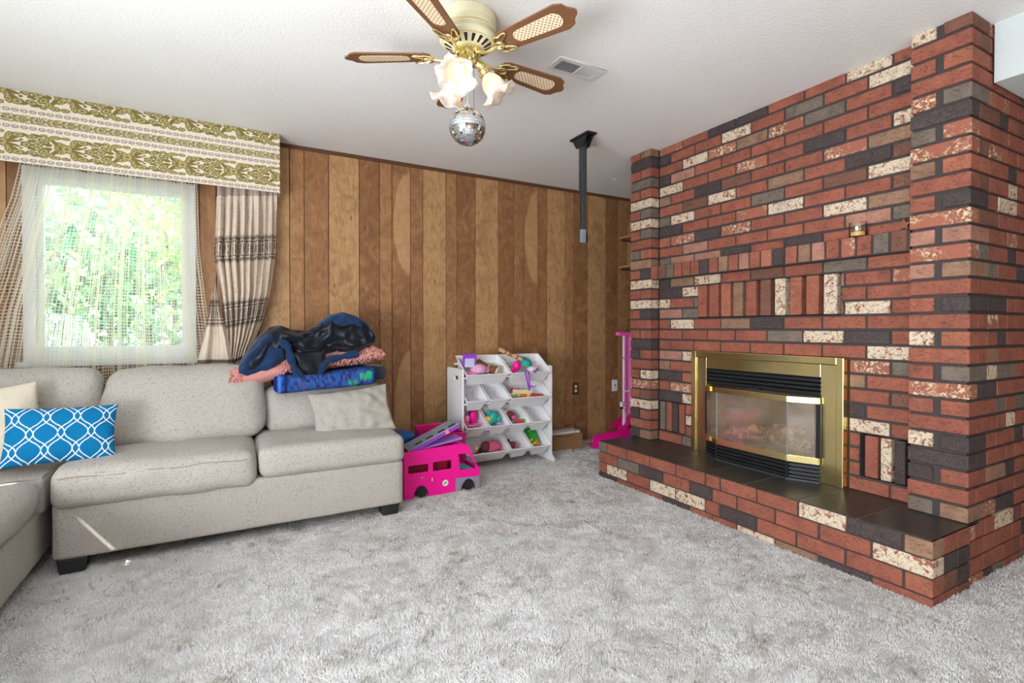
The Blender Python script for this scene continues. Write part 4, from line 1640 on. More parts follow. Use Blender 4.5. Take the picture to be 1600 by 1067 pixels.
cushion('back_cushion', chaise, *S2(-1.50, -0.615, 3.43, 3.62, 0.43, 0.878), r=0.07, puff=0.03, pz=0.015, wr=0.012, seed=17, fn=lambda P: shear(P, 0.22))
pp = MB()
pp.tube([(-0.735 + ox2, 3.01 + 0.03 * i + oy2, 0.428 + 0.004 * math.sin(i)) for i in range(19)], 0.003, 6)
pp.tube([(-0.745 - 0.03 * i + ox2, 3.005 + oy2, 0.428 + 0.003 * math.sin(i)) for i in range(19)], 0.003, 6)
part('piping', pp, plain('piping_cord', (164, 154, 140), 0.9), chaise)

# ------------------------------------------------------------------ throw pillows
def lattice(co):
    x, z = co[:, 0], co[:, 2]
    blue, white = np.array(lin((8, 112, 164))), np.array(lin((232, 240, 244)))
    out = np.ones((len(x), 3)) * blue
    u = x / 0.108
    v = z / 0.150 + 0.5
    def sv(v):
        c = np.cos(2 * np.pi * v)
        return 0.25 + 0.25 * np.sign(c) * np.abs(c) ** 0.9
    s = sv(v)
    slope = np.sqrt(1 + np.minimum(6.0, np.abs((sv(v + .01) - sv(v - .01)) / .02 * 0.108 / 0.150)) ** 2)
    hit = np.zeros(len(x), bool)
    for off in (0.11, -0.11):
        for sg in (1, -1):
            g = (u - sg * (s + off) + 0.5) % 1 - 0.5
            hit |= np.abs(g) * 0.108 / slope < 0.0019
    out[hit] = white
    out[(co[:, 1] > 0.004)] = np.array(lin((190, 186, 178)))
    return out


bp = tag(link('throw_pillow', pillow_mesh(0.205, 0.135, 0.062, 210, 0.07, 0.006, 3, lattice), M_PRINT, None, (-0.688, 3.13, 0.598), (R_(-20), R_(2.0), R_(8))),
         'bright blue rectangular pillow with white lattice pattern on the corner of the sofas', 'pillow')
wp = tag(link('throw_pillow', pillow_mesh(0.22, 0.20, 0.07, 34, 0.08, 0.008, 5), M_CREAMCLOTH, None, (-1.005, 3.235, 0.630), (R_(-22), R_(-6), R_(14))),
         'plain cream pillow leaning behind the blue patterned pillow', 'pillow')
gp = tag(link('throw_pillow', pillow_mesh(0.245, 0.165, 0.060, 64, 0.11, 0.020, 8), M_TWEED2, None, (0.680, 3.30, 0.570), (R_(-33), R_(-5.5), R_(-3))),
         'pale grey tweed pillow leaning on the sofa under the stack of blankets', 'pillow')

# ------------------------------------------------------------------ blanket stack
def loft(xs_, top, bot, yc, hd, n=28, wr=0.01, seed=0, fold=0.0, ex=0.75):
    """horizontal soft roll: for each x an elliptic ring between bot(x) and top(x)."""
    P = []
    for x in xs_:
        zt_, zb_ = float(interp(x, top)), float(interp(x, bot))
        zc, hz = (zt_ + zb_) / 2, max(0.004, (zt_ - zb_) / 2)
        ring = []
        for k in range(n):
            a = 2 * math.pi * k / n
            ca, sa_ = math.cos(a), math.sin(a)
            px_ = math.copysign(abs(ca) ** ex, ca)
            pz_ = math.copysign(abs(sa_) ** ex, sa_)
            q = Vector((x * 9 + seed, ca * 1.3, sa_ * 1.3 + seed * 2))
            w = 1 + (mnoise.noise(q) * 0.5 + mnoise.noise(q * 2.1) * 0.35) * wr / 0.05
            d = hd * min(1.0, (hz / 0.06) ** 0.5)
            fo_ = fold * math.sin(x * 26 + sa_ * 3.5 + seed)
            ring.append((x, yc + px_ * d * w + fo_ * (ca < 0), zc + pz_ * hz * (1 + (w - 1) * 0.25)))
        P.append(ring)
    P = np.array(P)
    P = np.concatenate([P, P[:, :1]], 1)
    me = grid_mesh('loft', P, True)
    bm = bmesh.new()
    bm.from_mesh(me)
    bmesh.ops.remove_doubles(bm, verts=bm.verts, dist=1e-5)
    bmesh.ops.holes_fill(bm, edges=[e for e in bm.edges if e.is_boundary], sides=0)
    bmesh.ops.recalc_face_normals(bm, faces=bm.faces)
    bm.to_mesh(me)
    bm.free()
    me.shade_smooth()
    return me


# printed towel at the bottom
def towel_print(co):
    x, z = co[:, 0], co[:, 2]
    a = np.array(lin((26, 56, 116)))
    b = np.array(lin((38, 84, 158)))
    c = np.array(lin((88, 84, 128)))
    g = np.array(lin((40, 160, 110)))
    n = vnoise(x, z, 60, 21)
    n3 = vnoise(x, z, 260, 22)
    out = np.where(n[:, None] > 0.5, b, a)
    out = np.where((n3 > 0.72)[:, None], c, out)
    for gx, gz in ((0.70, 0.745), (0.80, 0.80), (0.76, 0.79)):
        r = np.hypot(x - gx, (z - gz) * 1.2)
        out = np.where(((r > 0.012) & (r < 0.024) | (r < 0.005))[:, None], g, out)
    out = np.where((x < 0.272)[:, None], np.array(lin((60, 120, 210))), out)
    out = np.where((x < 0.262)[:, None], np.array(lin((20, 44, 110))), out)
    out = np.where(((x > 0.292) & (x < 0.306))[:, None], np.array(lin((16, 36, 100))), out)
    return out


def folded(name, x0, x1, y0, y1, z0, z1, layers, mat, label, cat, prn=None, tilt=0.0, seed=0):
    t = thing(name, label, cat)
    h = (z1 - z0) / layers
    for i in range(layers):
        zz = z0 + i * h
        me = loft([x0 + (x1 - x0) * k / 70 for k in range(71)],
                  [(x0, zz + h * 0.85), (x0 + 0.02, zz + h * 1.02), ((x0 + x1) / 2, zz + h + 0.004), (x1 - 0.02, zz + h * 1.02 + tilt), (x1, zz + h * 0.85 + tilt)],
                  [(x0, zz + h * 0.15), (x0 + 0.02, zz), (x1 - 0.02, zz + tilt), (x1, zz + h * 0.15 + tilt)], (y0 + y1) / 2, (y1 - y0) / 2, 56, 0.006, seed + i, 0.003, 0.38)
        if prn:
            co = np.empty(len(me.vertices) * 3)
            me.vertices.foreach_get('co', co)
            set_print(me, prn(co.reshape(-1, 3)))
        link('folded_layer', me, mat, t)
    return t


folded('folded_towel', 0.245, 0.850, 3.37, 3.76, 0.695, 0.815, 1, M_PRINT, 'folded dark blue towel with small green print at the bottom of the blanket stack', 'towel', towel_print, 0.030, 3)
folded('folded_blanket', 0.80, 0.940, 3.44, 3.70, 0.745, 0.845, 1, velvet('charcoal_fleece', (26, 28, 40), (50, 54, 70), 0.8, 0.3), 'charcoal folded blanket end sticking out beside the blue towel', 'blanket', None, 0.0, 9)
# pink shaggy pillow/blanket
pk = thing('shaggy_blanket', 'salmon pink shaggy blanket with loop fringe, squeezed between navy throw and blue towel', 'blanket')
ptop = [(0.0, 0.80), (0.02, 0.86), (0.15, 0.90), (0.30, 0.93), (0.5, 0.94), (0.75, 0.955), (0.86, 0.985), (0.90, 0.96)]
pbot = [(0.0, 0.78), (0.03, 0.755), (0.18, 0.757), (0.29, 0.79), (0.35, 0.85), (0.40, 0.862), (0.6, 0.862), (0.78, 0.875), (0.90, 0.90)]
link('blanket_body', loft([0.0 + 0.90 * k / 80 for k in range(81)], ptop, pbot, 3.56, 0.135, 34, 0.006, 5, 0.006), M_PINKCLOTH, pk)
fr_ = MB()
for q in range(1500):
    x = rng.uniform(0.26, 0.905) if q > 200 else rng.uniform(0.0, 0.06)
    zt_, zb_ = float(interp(x, ptop)), float(interp(x, pbot))
    z = rng.uniform(zb_, zt_)
    if q <= 200:
        z = rng.uniform(0.76, 0.87)
    yb = 3.56 - 0.135 * math.sqrt(max(0.05, 1 - ((z - (zt_ + zb_) / 2) / max(0.01, (zt_ - zb_) / 2)) ** 2)) + 0.006
    dx, dz = rng.uniform(-.018, .018), rng.uniform(-.02, .008)
    ln = rng.uniform(0.8, 1.3)
    fr_.tube([(x, yb + 0.008, z), (x + dx * .5, yb - 0.012 * ln, z + dz * .4), (x + dx, yb - 0.014 * ln, z + dz), (x + dx * 1.2, yb - 0.004, z + dz - 0.006)], [0.0036, 0.0042, 0.0040, 0.002], 5)
o = part('fringe', fr_, M_PINKCLOTH, pk)
o['kind'] = 'stuff'
# navy throw
nv = thing('throw_blanket', 'crumpled navy blue velvet throw heaped on top of the blanket stack', 'blanket')
ntop = [(0.049, 0.83), (0.056, 0.885), (0.094, 0.954), (0.164, 1.051), (0.218, 1.098), (0.291, 1.118), (0.346, 1.094), (0.44, 1.086), (0.518, 1.131), (0.577, 1.182),
        (0.658, 1.199), (0.741, 1.175), (0.804, 1.133), (0.851, 1.068), (0.862, 1.002)]
nbot = [(0.049, 0.825), (0.11, 0.81), (0.18, 0.817), (0.253, 0.85), (0.308, 0.91), (0.36, 0.93), (0.50, 0.92), (0.596, 0.93), (0.70, 0.93), (0.80, 0.95), (0.862, 0.985)]
me = loft([0.049 + 0.813 * k / 150 for k in range(151)], ntop, nbot, 3.57, 0.165, 60, 0.030, 7, 0.012)
link('velvet_side', me, M_NAVY, nv)
# fleece underside folded over: left lobe, top lobe and the hanging edge
lob = loft([0.045 + 0.27 * k / 60 for k in range(61)], [(0.045, .84), (0.06, .90), (0.10, .96), (0.17, 1.045), (0.22, 1.075), (0.28, 1.04), (0.315, 0.93)],
           [(0.045, .83), (0.10, .805), (0.18, .81), (0.25, .845), (0.315, .915)], 3.500, 0.115, 44, 0.022, 12, 0.008)
link('fleece_lobe', lob, M_NAVYBACK, nv)
lob = loft([0.50 + 0.36 * k / 60 for k in range(61)], [(0.50, 1.12), (0.577, 1.186), (0.658, 1.207), (0.741, 1.182), (0.804, 1.140), (0.86, 1.06)],
           [(0.50, 1.10), (0.60, 1.105), (0.70, 1.11), (0.80, 1.09), (0.86, 1.0)], 3.53, 0.145, 40, 0.012, 15, 0.0)
link('fleece_lobe', lob, M_NAVYBACK, nv)
hemp = [(0.27, 3.40, 1.035), (0.315, 3.385, 0.985), (0.335, 3.385, 0.90), (0.365, 3.39, 0.83), (0.41, 3.395, 0.78), (0.455, 3.40, 0.765), (0.49, 3.40, 0.80), (0.52, 3.40, 0.86), (0.56, 3.41, 0.90), (0.66, 3.41, 0.92), (0.76, 3.42, 0.935)]
hp = []
for i in range(len(hemp) - 1):
    for k in range(5):
        hp.append(Vector(hemp[i]).lerp(Vector(hemp[i + 1]), k / 5))
part('rolled_hem', MB().tube(hp, [0.016 + 0.010 * abs(math.sin(i * .5)) for i in range(len(hp))], 12), M_NAVYBACK, nv)
lob = loft([0.345 + 0.19 * k / 40 for k in range(41)], [(0.345, .95), (0.45, .96), (0.535, .95)], [(0.345, .90), (0.385, .815), (0.43, .775), (0.47, .765), (0.51, .83), (0.535, .89)], 3.42, 0.03, 30, 0.012, 19, 0.006)
link('hanging_fold', lob, M_NAVY, nv)

# ------------------------------------------------------------------ ceiling fan
FX, FY = 0.912, 2.039
fan = thing('ceiling_fan', 'brass and ivory ceiling fan with five wooden cane-inset blades hanging from the ceiling', 'fan', (FX, FY, 2.535))
fan.scale = (1.071, 1.071, 1.071)
part('motor_housing', MB().lathe([(0.108, -0.0885), (0.113, -0.092), (0.114, -0.120), (0.110, -0.126), (0.112, -0.130), (0.109, -0.134), (0.112, -0.139), (0.112, -0.149), (0.106, -0.152), (0.113, -0.157), (0.114, -0.188), (0.106, -0.198), (0.04, -0.199)], 64), M_IVORY, fan)
part('brass_band', MB().lathe([(0.110, -0.1495), (0.1135, -0.1505), (0.1135, -0.1555), (0.110, -0.1565)], 64, closed=False), M_BRASS2, fan)
pf = MB()
for r_i in range(3):
    for q in range(96):
        a_ = 2 * math.pi * (q + 0.5 * (r_i % 2)) / 96
        pf.box((0.1125, -0.0014, -0.0014), (0.1142, 0.0014, 0.0014), Matrix.Rotation(a_, 4, 'Z') @ Matrix.Translation((0, 0, -0.165 - 0.0055 * r_i)))
o = part('perforation', pf, plain('perforation_shadow', (120, 112, 80), 0.6), fan)
o['kind'] = 'stuff'
cone = part('vented_cone', MB().lathe([(0.100, -0.196), (0.098, -0.199), (0.060, -0.218), (0.040, -0.220)], 48), M_IVORY, fan)
for i in range(18):
    a = 2 * math.pi * i / 18
    Mx = Matrix.Rotation(a, 4, 'Z')
    sl = MB().add([Mx @ Vector(p) for p in ((.094, -.007, -.2025), (.094, .007, -.2025), (.066, .004, -.2165), (.066, -.004, -.2165), (.094, -.007, -.1985), (.094, .007, -.1985), (.066, .004, -.2125), (.066, -.004, -.2125))],
                  [(0, 1, 2, 3), (7, 6, 5, 4), (0, 4, 5, 1), (1, 5, 6, 2), (2, 6, 7, 3), (3, 7, 4, 0)])
    part('vent_slot', sl, M_BLACK, cone)
part('blade_hub', MB().lathe([(0.03, -0.218), (0.052, -0.220), (0.054, -0.232), (0.045, -0.238), (0.03, -0.240)], 40), M_BRASS2, fan)
part('switch_housing', MB().lathe([(0.036, -0.236), (0.040, -0.238), (0.040, -0.262), (0.043, -0.268), (0.040, -0.276), (0.026, -0.284), (0.014, -0.290)], 12), M_BRASS2, fan)
# blades
out = []
bl = [(0.150, -0.020), (0.158, -0.036), (0.175, -0.045), (0.22, -0.049), (0.44, -0.062), (0.468, -0.050), (0.477, -0.030), (0.497, -0.012), (0.501, 0.0), (0.497, 0.012), (0.477, 0.030), (0.468, 0.050), (0.44, 0.062), (0.22, 0.049), (0.175, 0.045), (0.158, 0.036), (0.150, 0.020)]
cane = []
for i in range(13):
    a = R_(90 + 180 * i / 12)
    cane.append((0.262 + 0.028 * math.cos(a) * 1.0, 0.028 * math.sin(a)))
for i in range(13):
    a = R_(-90 + 180 * i / 12)
    cane.append((0.408 + 0.034 * math.cos(a), 0.034 * math.sin(a)))
bme = MB().prism(bl, -0.003, 0.003).mesh('blade')
cme = MB().prism(cane, -0.0045, -0.0028).mesh('cane_inset')
iron = MB()
iron.tube([(0.045, 0, 0.006), (0.075, 0, -0.006), (0.10, 0, -0.016), (0.13, 0, -0.012), (0.15, 0, -0.008)], [0.008, 0.007, 0.007, 0.007, 0.006], 10)
loop1 = [(0.150 + 0.055 * math.sin(R_(t)) * (1 if True else 1) * 0.9, 0.004 + 0.040 * (1 - math.cos(R_(t))) / 2, -0.009) for t in range(0, 180, 15)]
for sgn in (1, -1):
    lp = []
    for k in range(20):
        t = k / 20 * 2 * math.pi
        lx = 0.178 + 0.040 * math.cos(t)
        lp.append((lx + 0.006 * math.sin(t), sgn * (0.026 + 0.017 * math.sin(t) * (1.2 if math.cos(t) < 0 else 0.8)) + sgn * 0.012 * math.cos(t), -0.009))
    iron.tube(lp, 0.0038, 8, True)
iron.tube([(0.163 + 0.022 * math.cos(k / 16 * 2 * math.pi), 0.016 * math.sin(k / 16 * 2 * math.pi), -0.011) for k in range(16)], 0.0042, 8, True)
ime = iron.mesh('blade_iron')
for i in range(5):
    ang = R_(150 + 72 * i)
    e = link('blade', bme, M_BLADE, fan, (0, 0, -0.246), Matrix.Rotation(ang, 4, 'Z').to_euler())
    e.rotation_euler = (Matrix.Rotation(ang, 3, 'Z') @ Matrix.Rotation(R_(-11), 3, 'X')).to_euler()
    link('cane_inset', cme, M_CANE, e)
    link('blade_iron', ime, M_BRASS2, e)
# light kit: three arms, sockets and frilled glass shades
LA = [225, 345, 105]


def shade_mesh():
    P = []
    n = 96
    prof = [(0.019, 0.0), (0.021, -0.006), (0.034, -0.020), (0.043, -0.040), (0.044, -0.058), (0.043, -0.070), (0.050, -0.084), (0.063, -0.095), (0.078, -0.100)]
    for j, (r, z) in enumerate(prof):
        fr = max(0, (j - 4) / 4)
        ring = []
        for k in range(n + 1):
            a = 2 * math.pi * k / n
            rr2 = r * (1 + 0.10 * fr * math.cos(6 * a)) + 0.0018 * fr * math.cos(24 * a)
            zz = z + 0.010 * fr * math.cos(6 * a + 0.5) + 0.0015 * fr * math.cos(24 * a)
            ring.append((rr2 * math.cos(a), rr2 * math.sin(a), zz))
        P.append(ring)
    me = grid_mesh('glass_shade', np.array(P), True)
    bm = bmesh.new()
    bm.from_mesh(me)
    bmesh.ops.remove_doubles(bm, verts=bm.verts, dist=1e-5)
    bm.to_mesh(me)
    bm.free()
    return me


sme = shade_mesh()
sme.materials.append(M_SHADE)
for i, aa_ in enumerate(LA):
    a = R_(aa_)
    dx, dy = math.cos(a), math.sin(a)
    arm = MB().tube([(0.01 * dx, 0.01 * dy, -0.272), (0.035 * dx, 0.035 * dy, -0.270), (0.055 * dx, 0.055 * dy, -0.282), (0.064 * dx, 0.064 * dy, -0.298)], [0.016, 0.017, 0.018, 0.019], 14)
    part('lamp_arm', arm, M_BRASS2, fan)
    Rm = (Matrix.Rotation(a, 3, 'Z') @ Matrix.Rotation(R_(-38), 3, 'Y'))
    org = (0.064 * dx, 0.064 * dy, -0.300)
    part('socket', MB().lathe([(0.019, 0.010), (0.023, 0.006), (0.024, -0.010), (0.020, -0.016)], 20), M_BRASS2, fan, loc=org, rot=Rm.to_euler())
    so = link('lamp_shade', sme, None, fan, (org[0] + 0.008 * dx, org[1] + 0.008 * dy, org[2] - 0.010), Rm.to_euler())
    sol = so.modifiers.new('sol', 'SOLIDIFY')
    sol.thickness = 0.0016
    part('bulb', MB().ball((0, 0, -0.060), 0.022, 0.022, 0.025, 18, 12).lathe([(0.010, -0.01), (0.011, -0.036), (0.018, -0.046)], 14), M_BULB, fan, loc=org, rot=Rm.to_euler())
pc = MB().tube([(0.012, -0.03, -0.27), (0.012, -0.03, -0.46)], 0.0011, 5)
part('pull_chain', pc, M_DARKGREY, fan)
pc = MB().tube([(-0.035, -0.028, -0.262), (-0.052, -0.04, -0.30)], 0.0011, 5)
part('pull_chain', pc, M_DARKGREY, fan)

# disco ball
BZ = 1.969
BS = 1.071
ball = thing('disco_ball', 'small mirrored disco ball hanging below the ceiling fan lamps', 'ball', (FX - 0.003, FY, BZ))
ball.scale = (BS, BS, BS)
part('core', MB().ball((0, 0, 0), 0.0715, n=40, m=24), M_BALLCORE, ball)
fac = MB()
m_ = 22
for j in range(m_):
    t0, t1 = math.pi * (j + 0.08) / m_, math.pi * (j + 0.92) / m_
    nn = max(5, int(44 * math.sin((t0 + t1) / 2)))
    for i in range(nn):
        p0, p1 = 2 * math.pi * (i + 0.06) / nn, 2 * math.pi * (i + 0.94) / nn
        q = []
        tc, pc_ = (t0 + t1) / 2, (p0 + p1) / 2
        nrm = Vector((math.sin(tc) * math.cos(pc_), math.sin(tc) * math.sin(pc_), math.cos(tc)))
        jit = Vector((rng.uniform(-1, 1), rng.uniform(-1, 1), rng.uniform(-1, 1))) * 0.05
        nj = (nrm + jit).normalized()
        for t, p in ((t0, p0), (t1, p0), (t1, p1), (t0, p1)):
            d_ = Vector((math.sin(t) * math.cos(p), math.sin(t) * math.sin(p), math.cos(t))) * 0.0735
            c_ = nrm * 0.0738
            d_ = d_ - nj * (d_ - c_).dot(nj)
            q.append(d_)
        fac.add(q, [(0, 1, 2, 3)])
o = part('mirror_facets', fac, M_MIRROR, ball)
o['kind'] = 'stuff'
part('hanging_loop', MB().tube([(0.010 * math.cos(k / 12 * 6.283), 0, 0.082 + 0.010 * math.sin(k / 12 * 6.283)) for k in range(12)], 0.0015, 6, True)
     .tube([(0, 0, 0.090), (0.002, 0, 0.16), (0.004, 0, 0.25)], 0.0009, 5), M_SILVER, ball)

# ------------------------------------------------------------------ ceiling vent, post, hook
vent = thing('ceiling_vent', 'white slotted ceiling air vent beside the fan', 'vent', (1.582, 2.168, H))
vo_ = [(-0.145, -0.068), (0.145, -0.068), (0.145, 0.068), (-0.145, 0.068)]
vi_ = [(-0.118, -0.043), (-0.118, 0.043), (0.118, 0.043), (0.118, -0.043)]
plate_with_holes('vent_frame', vo_, [vi_], 0.006, M_SILVER, vent, loc=(0, 0, -0.004))
part('vent_back', MB().box((-0.12, -0.045, -0.003), (0.12, 0.045, -0.001)), M_BLACK, vent)
for i in range(24):
    x = -0.112 + i * 0.0098
    if i == 12:
        part('divider', MB().box((x - 0.003, -0.043, -0.009), (x + 0.004, 0.043, -0.002)), M_SILVER, vent)
        continue
    sgn = 1 if i < 12 else -1
    m = MB().add([(x, -0.043, -0.0062), (x, 0.043, -0.0062), (x + 0.0015 * sgn, 0.043, -0.0035), (x + 0.0015 * sgn, -0.043, -0.0035),
                  (x + 0.0026, -0.043, -0.0062), (x + 0.0026, 0.043, -0.0062), (x + 0.0026 + 0.0015 * sgn, 0.043, -0.0035), (x + 0.0026 + 0.0015 * sgn, -0.043, -0.0035)],
                 [(0, 1, 2, 3), (7, 6, 5, 4), (0, 4, 5, 1), (3, 2, 6, 7), (0, 3, 7, 4), (1, 5, 6, 2)])
    part('vent_slat', m, M_SILVER, vent)

post = thing('ceiling_mount', 'black metal ceiling mount pole hanging down in front of the wood panelling', 'mount', (2.171, 2.90, H))
part('ceiling_plate', MB().box((-0.04, -0.105, -0.016), (0.04, 0.105, 0.0)), M_BLACKMETAL, post, bevel=0.004)
for sx in (-0.026, 0.026):
    part('bracket_cheek', MB().prism([(-0.085, -0.016), (0.085, -0.016), (0.038, -0.085), (-0.038, -0.085)], sx - 0.003, sx + 0.003, 'x'), M_BLACKMETAL, post)
part('pole', MB().box((-0.021, -0.021, -0.39), (0.021, 0.021, -0.03)), M_DARKGREY, post, bevel=0.004)
part('inner_pole', MB().box((-0.016, -0.016, -0.70), (0.016, 0.016, -0.38)), M_DARKGREY, post, bevel=0.003)
part('cable', MB().tube([(-0.026, -0.01, -0.25), (-0.026, -0.01, -0.66)], 0.003, 6), M_BLACK, post)
part('control_box', MB().box((-0.034, -0.036, -0.748), (0.004, -0.012, -0.655)), M_GREYBOX, post, bevel=0.004)
part('mount_head', MB().box((0.0, -0.028, -0.742), (0.022, 0.026, -0.68)), M_BLACKMETAL, post, bevel=0.003)
hk = thing('ceiling_hook', 'tiny white screw hook in the ceiling near the far brick pillar', 'hook', (3.045, 3.598, H))
part('plate', MB().lathe([(0.014, 0), (0.013, -0.005), (0.004, -0.008)], 16), M_FOAM, hk)
part('hook', MB().tube([(0, 0, -0.004), (0, 0, -0.014), (0.006, 0, -0.022), (0.012, 0, -0.016), (0.011, 0, -0.010)], 0.0016, 6), M_SILVER, hk)

# ------------------------------------------------------------------ outlet, jack plate, shelf boards
ou = thing('wall_outlet', 'brown wall outlet with two cream sockets low on the wood panelling', 'outlet', (2.961, BW, 0.51))
part('cover_plate', MB().box((-0.036, -0.006, -0.058), (0.036, 0, 0.058)), M_PLATEBROWN, ou, bevel=0.003)
for z in (-0.021, 0.021):
    part('socket', MB().lathe([(0.0165, 0.0), (0.0165, 0.004), (0.010, 0.005)], 20), M_PLATEIVORY, ou, loc=(0, -0.005, z), rot=(R_(90), 0, 0))
jk = thing('wall_plate', 'white cable wall plate near the pink toy tower', 'wall plate', (3.451, BW, 0.515))
part('cover_plate', MB().box((-0.036, -0.007, -0.058), (0.036, 0, 0.058)), M_WHITEPLASTIC, jk, bevel=0.003)
part('jack', MB().box((-0.009, -0.011, -0.008), (0.010, -0.006, 0.012)), M_GREYPL, jk)
for z, lb in ((2.012, 'upper little wooden shelf board sticking out behind the far brick pillar'), (1.714, 'lower little wooden shelf board sticking out behind the far brick pillar')):
    sh = thing('shelf_board', lb, 'shelf', (3.66, BW - 0.09, z))
    part('board', MB().box((-0.155, -0.085, 0), (0.20, 0.085, 0.018)), M_LTWOOD, sh, bevel=0.002)
    part('cleat', MB().box((-0.13, 0.065, -0.022), (0.18, 0.085, 0)), M_DARKWOOD, sh)

# ------------------------------------------------------------------ toy organiser
YO = 3.565
org = thing('toy_organizer', 'white toy storage rack holding tilted bins in front of the wood panelling', 'storage rack', (1.95, YO, 0))


def side_outline():
    return [(0.0, 0.0), (0.30, 0.0), (0.30, 0.79), (0.012, 0.79), (0.0, 0.778)]


for x, foot in ((-0.400, 0), (0.398, 1)):
    # plate drawn in (depth, height), placed in the YZ plane
    o_ = rrect(0.0, 0.0, 0.30, 0.788, 0.012, 4)
    if foot:
        o_ = [(-0.045, 0.0), (0.30, 0.0), (0.30, 0.788), (0.012, 0.788), (0.0, 0.776), (0.0, 0.05), (-0.03, 0.03), (-0.045, 0.02)]
    h_ = [list(reversed(rrect(0.075, 0.700, 0.165, 0.732, 0.014, 4)))]
    plate_with_holes('side_panel', o_, h_, 0.016, M_WHITEPLASTIC, org, loc=(x, 0, 0), rot=(R_(90), 0, R_(90)))
    for (yy, zz) in ((0.20, 0.68), (0.05, 0.665), (0.20, 0.475), (0.05, 0.46), (0.20, 0.27), (0.05, 0.255), (0.20, 0.07), (0.05, 0.06)):
        part('screw', MB().lathe([(0.004, -0.0095), (0.004, 0.0095)], 10), M_GREYPL, org, loc=(x, yy, zz), rot=(0, R_(90), 0))
RZ = [0.742, 0.542, 0.337, 0.135]
for rz in RZ:
    part('front_rail', MB().tube([(-0.39, 0.012, rz - 0.026), (0.39, 0.012, rz - 0.026)], 0.007, 10), M_WHITEPLASTIC, org)
    part('rear_rail', MB().tube([(-0.39, 0.19, rz + 0.075), (0.39, 0.19, rz + 0.075)], 0.007, 10), M_WHITEPLASTIC, org)


def bin_mesh(w):
    """open tub: local x width, local y along tilted rim, z depth down"""
    L, D, t = 0.262, 0.115, 0.004
    mb_ = MB()

    def ring(hw, y0, y1, z):
        return [(-hw, y0, z), (hw, y0, z), (hw, y1, z), (-hw, y1, z)]
    hw = w / 2
    R = [ring(hw, 0, L, 0), ring(hw, 0, L, -0.008), ring(hw - 0.009, 0.009, L - 0.009, -0.009), ring(hw - 0.036, 0.030, L - 0.040, -D),
         ring(hw - 0.039, 0.034, L - 0.044, -D + 0.004), ring(hw - 0.013, 0.013, L - 0.013, -0.006), ring(hw - 0.009, 0.009, L - 0.009, 0.0)]
    vs = [p for r in R for p in r]
    fs = []
    for j in range(len(R) - 1):
        for i in range(4):
            fs.append((j * 4 + i, j * 4 + (i + 1) % 4, (j + 1) * 4 + (i + 1) % 4, (j + 1) * 4 + i))
    # close: rim top joins last ring, bottoms
    for i in range(4):
        fs.append((24 + i, 24 + (i + 1) % 4, (i + 1) % 4, i))
    fs = [f for f in fs if not (min(f) >= 12 and max(f) < 20 and False)]
    mb_.add(vs, fs + [(12, 13, 14, 15), (16, 19, 18, 17)])
    return mb_


bcache = {}
TH = R_(33)
x0o = 1.95 - 0.388
binspec = [
    (0, 0.0, .388, 'wide white bin in the top row of the rack, holding the drum'), (0, .388, .388, 'wide white bin in the top row of the rack, holding the bamboo stick'),
    (1, 0.0, .194, 'empty narrow white bin in the second row, against the rack side'), (1, .194, .194, 'nearly empty narrow white bin in the second row beside the craft bin'),
    (1, .388, .388, 'wide white bin in the second row filled with craft bits and purple ribbon'),
    (2, 0.0, .194, 'narrow white bin in the third row full of pink toys'), (2, .194, .194, 'narrow white bin in the third row holding teal and yellow toys'),
    (2, .388, .194, 'narrow white bin in the third row holding red and berry cloth toys'), (2, .582, .194, 'empty narrow white bin at the end of the third row'),
    (3, 0.0, .388, 'wide white bin in the bottom row holding a pink bundle'), (3, .388, .194, 'narrow white bin in the bottom row holding a small berry bundle'),
    (3, .582, .194, 'narrow white bin in the bottom row holding the green tray of animals')]


def bin_frame(row):
    # front-rim world origin and the two axes
    return (YO - 0.035, RZ[row])


for row, off, w, lb in binspec:
    if w not in bcache:
        me = bin_mesh(w - 0.006).mesh('bin_tub')
        me.materials.append(M_WHITEPLASTIC)
        bcache[w] = me
    y, z = bin_frame(row)
    o = link('storage_bin', bcache[w], None, None, (x0o + off + w / 2, y, z), (TH, 0, 0))
    tag(o, lb, 'bin', 'white bins of the toy rack')
    b = o.modifiers.new('b', 'BEVEL')
    b.width = 0.003
    b.segments = 2


def inbin(row, cx, u, h):
    """point in a bin: cx metres from the rack's inner left, u up the slope (0 front..0.26), h above the tub floor"""
    y, z = bin_frame(row)
    ly, lz = 0.035 + u * 0.95, -0.072 + h
    return (x0o + cx, y + ly * math.cos(TH) - lz * math.sin(TH), z + ly * math.sin(TH) + lz * math.cos(TH))


def lump(name, label, cat, loc, spec, rot=(0, 0, 0)):
    """small toy: list of (part, kind, args, material)"""
    t = thing(name, label, cat, loc, rot)
    if name not in ('seated_doll', 'fashion_doll', 'toy_animal'):
        t.scale = (1.3, 1.3, 1.3)
    for nm, kind, a, mat in spec:
        mb_ = MB()
        if kind == 'ball':
            mb_.ball(*a)
        elif kind == 'box':
            mb_.box(*a)
        elif kind == 'tube':
            mb_.tube(*a)
        elif kind == 'lathe':
            mb_.lathe(*a)
        part(nm, mb_, mat, t, bevel=0.002 if kind == 'box' else 0)
    return t


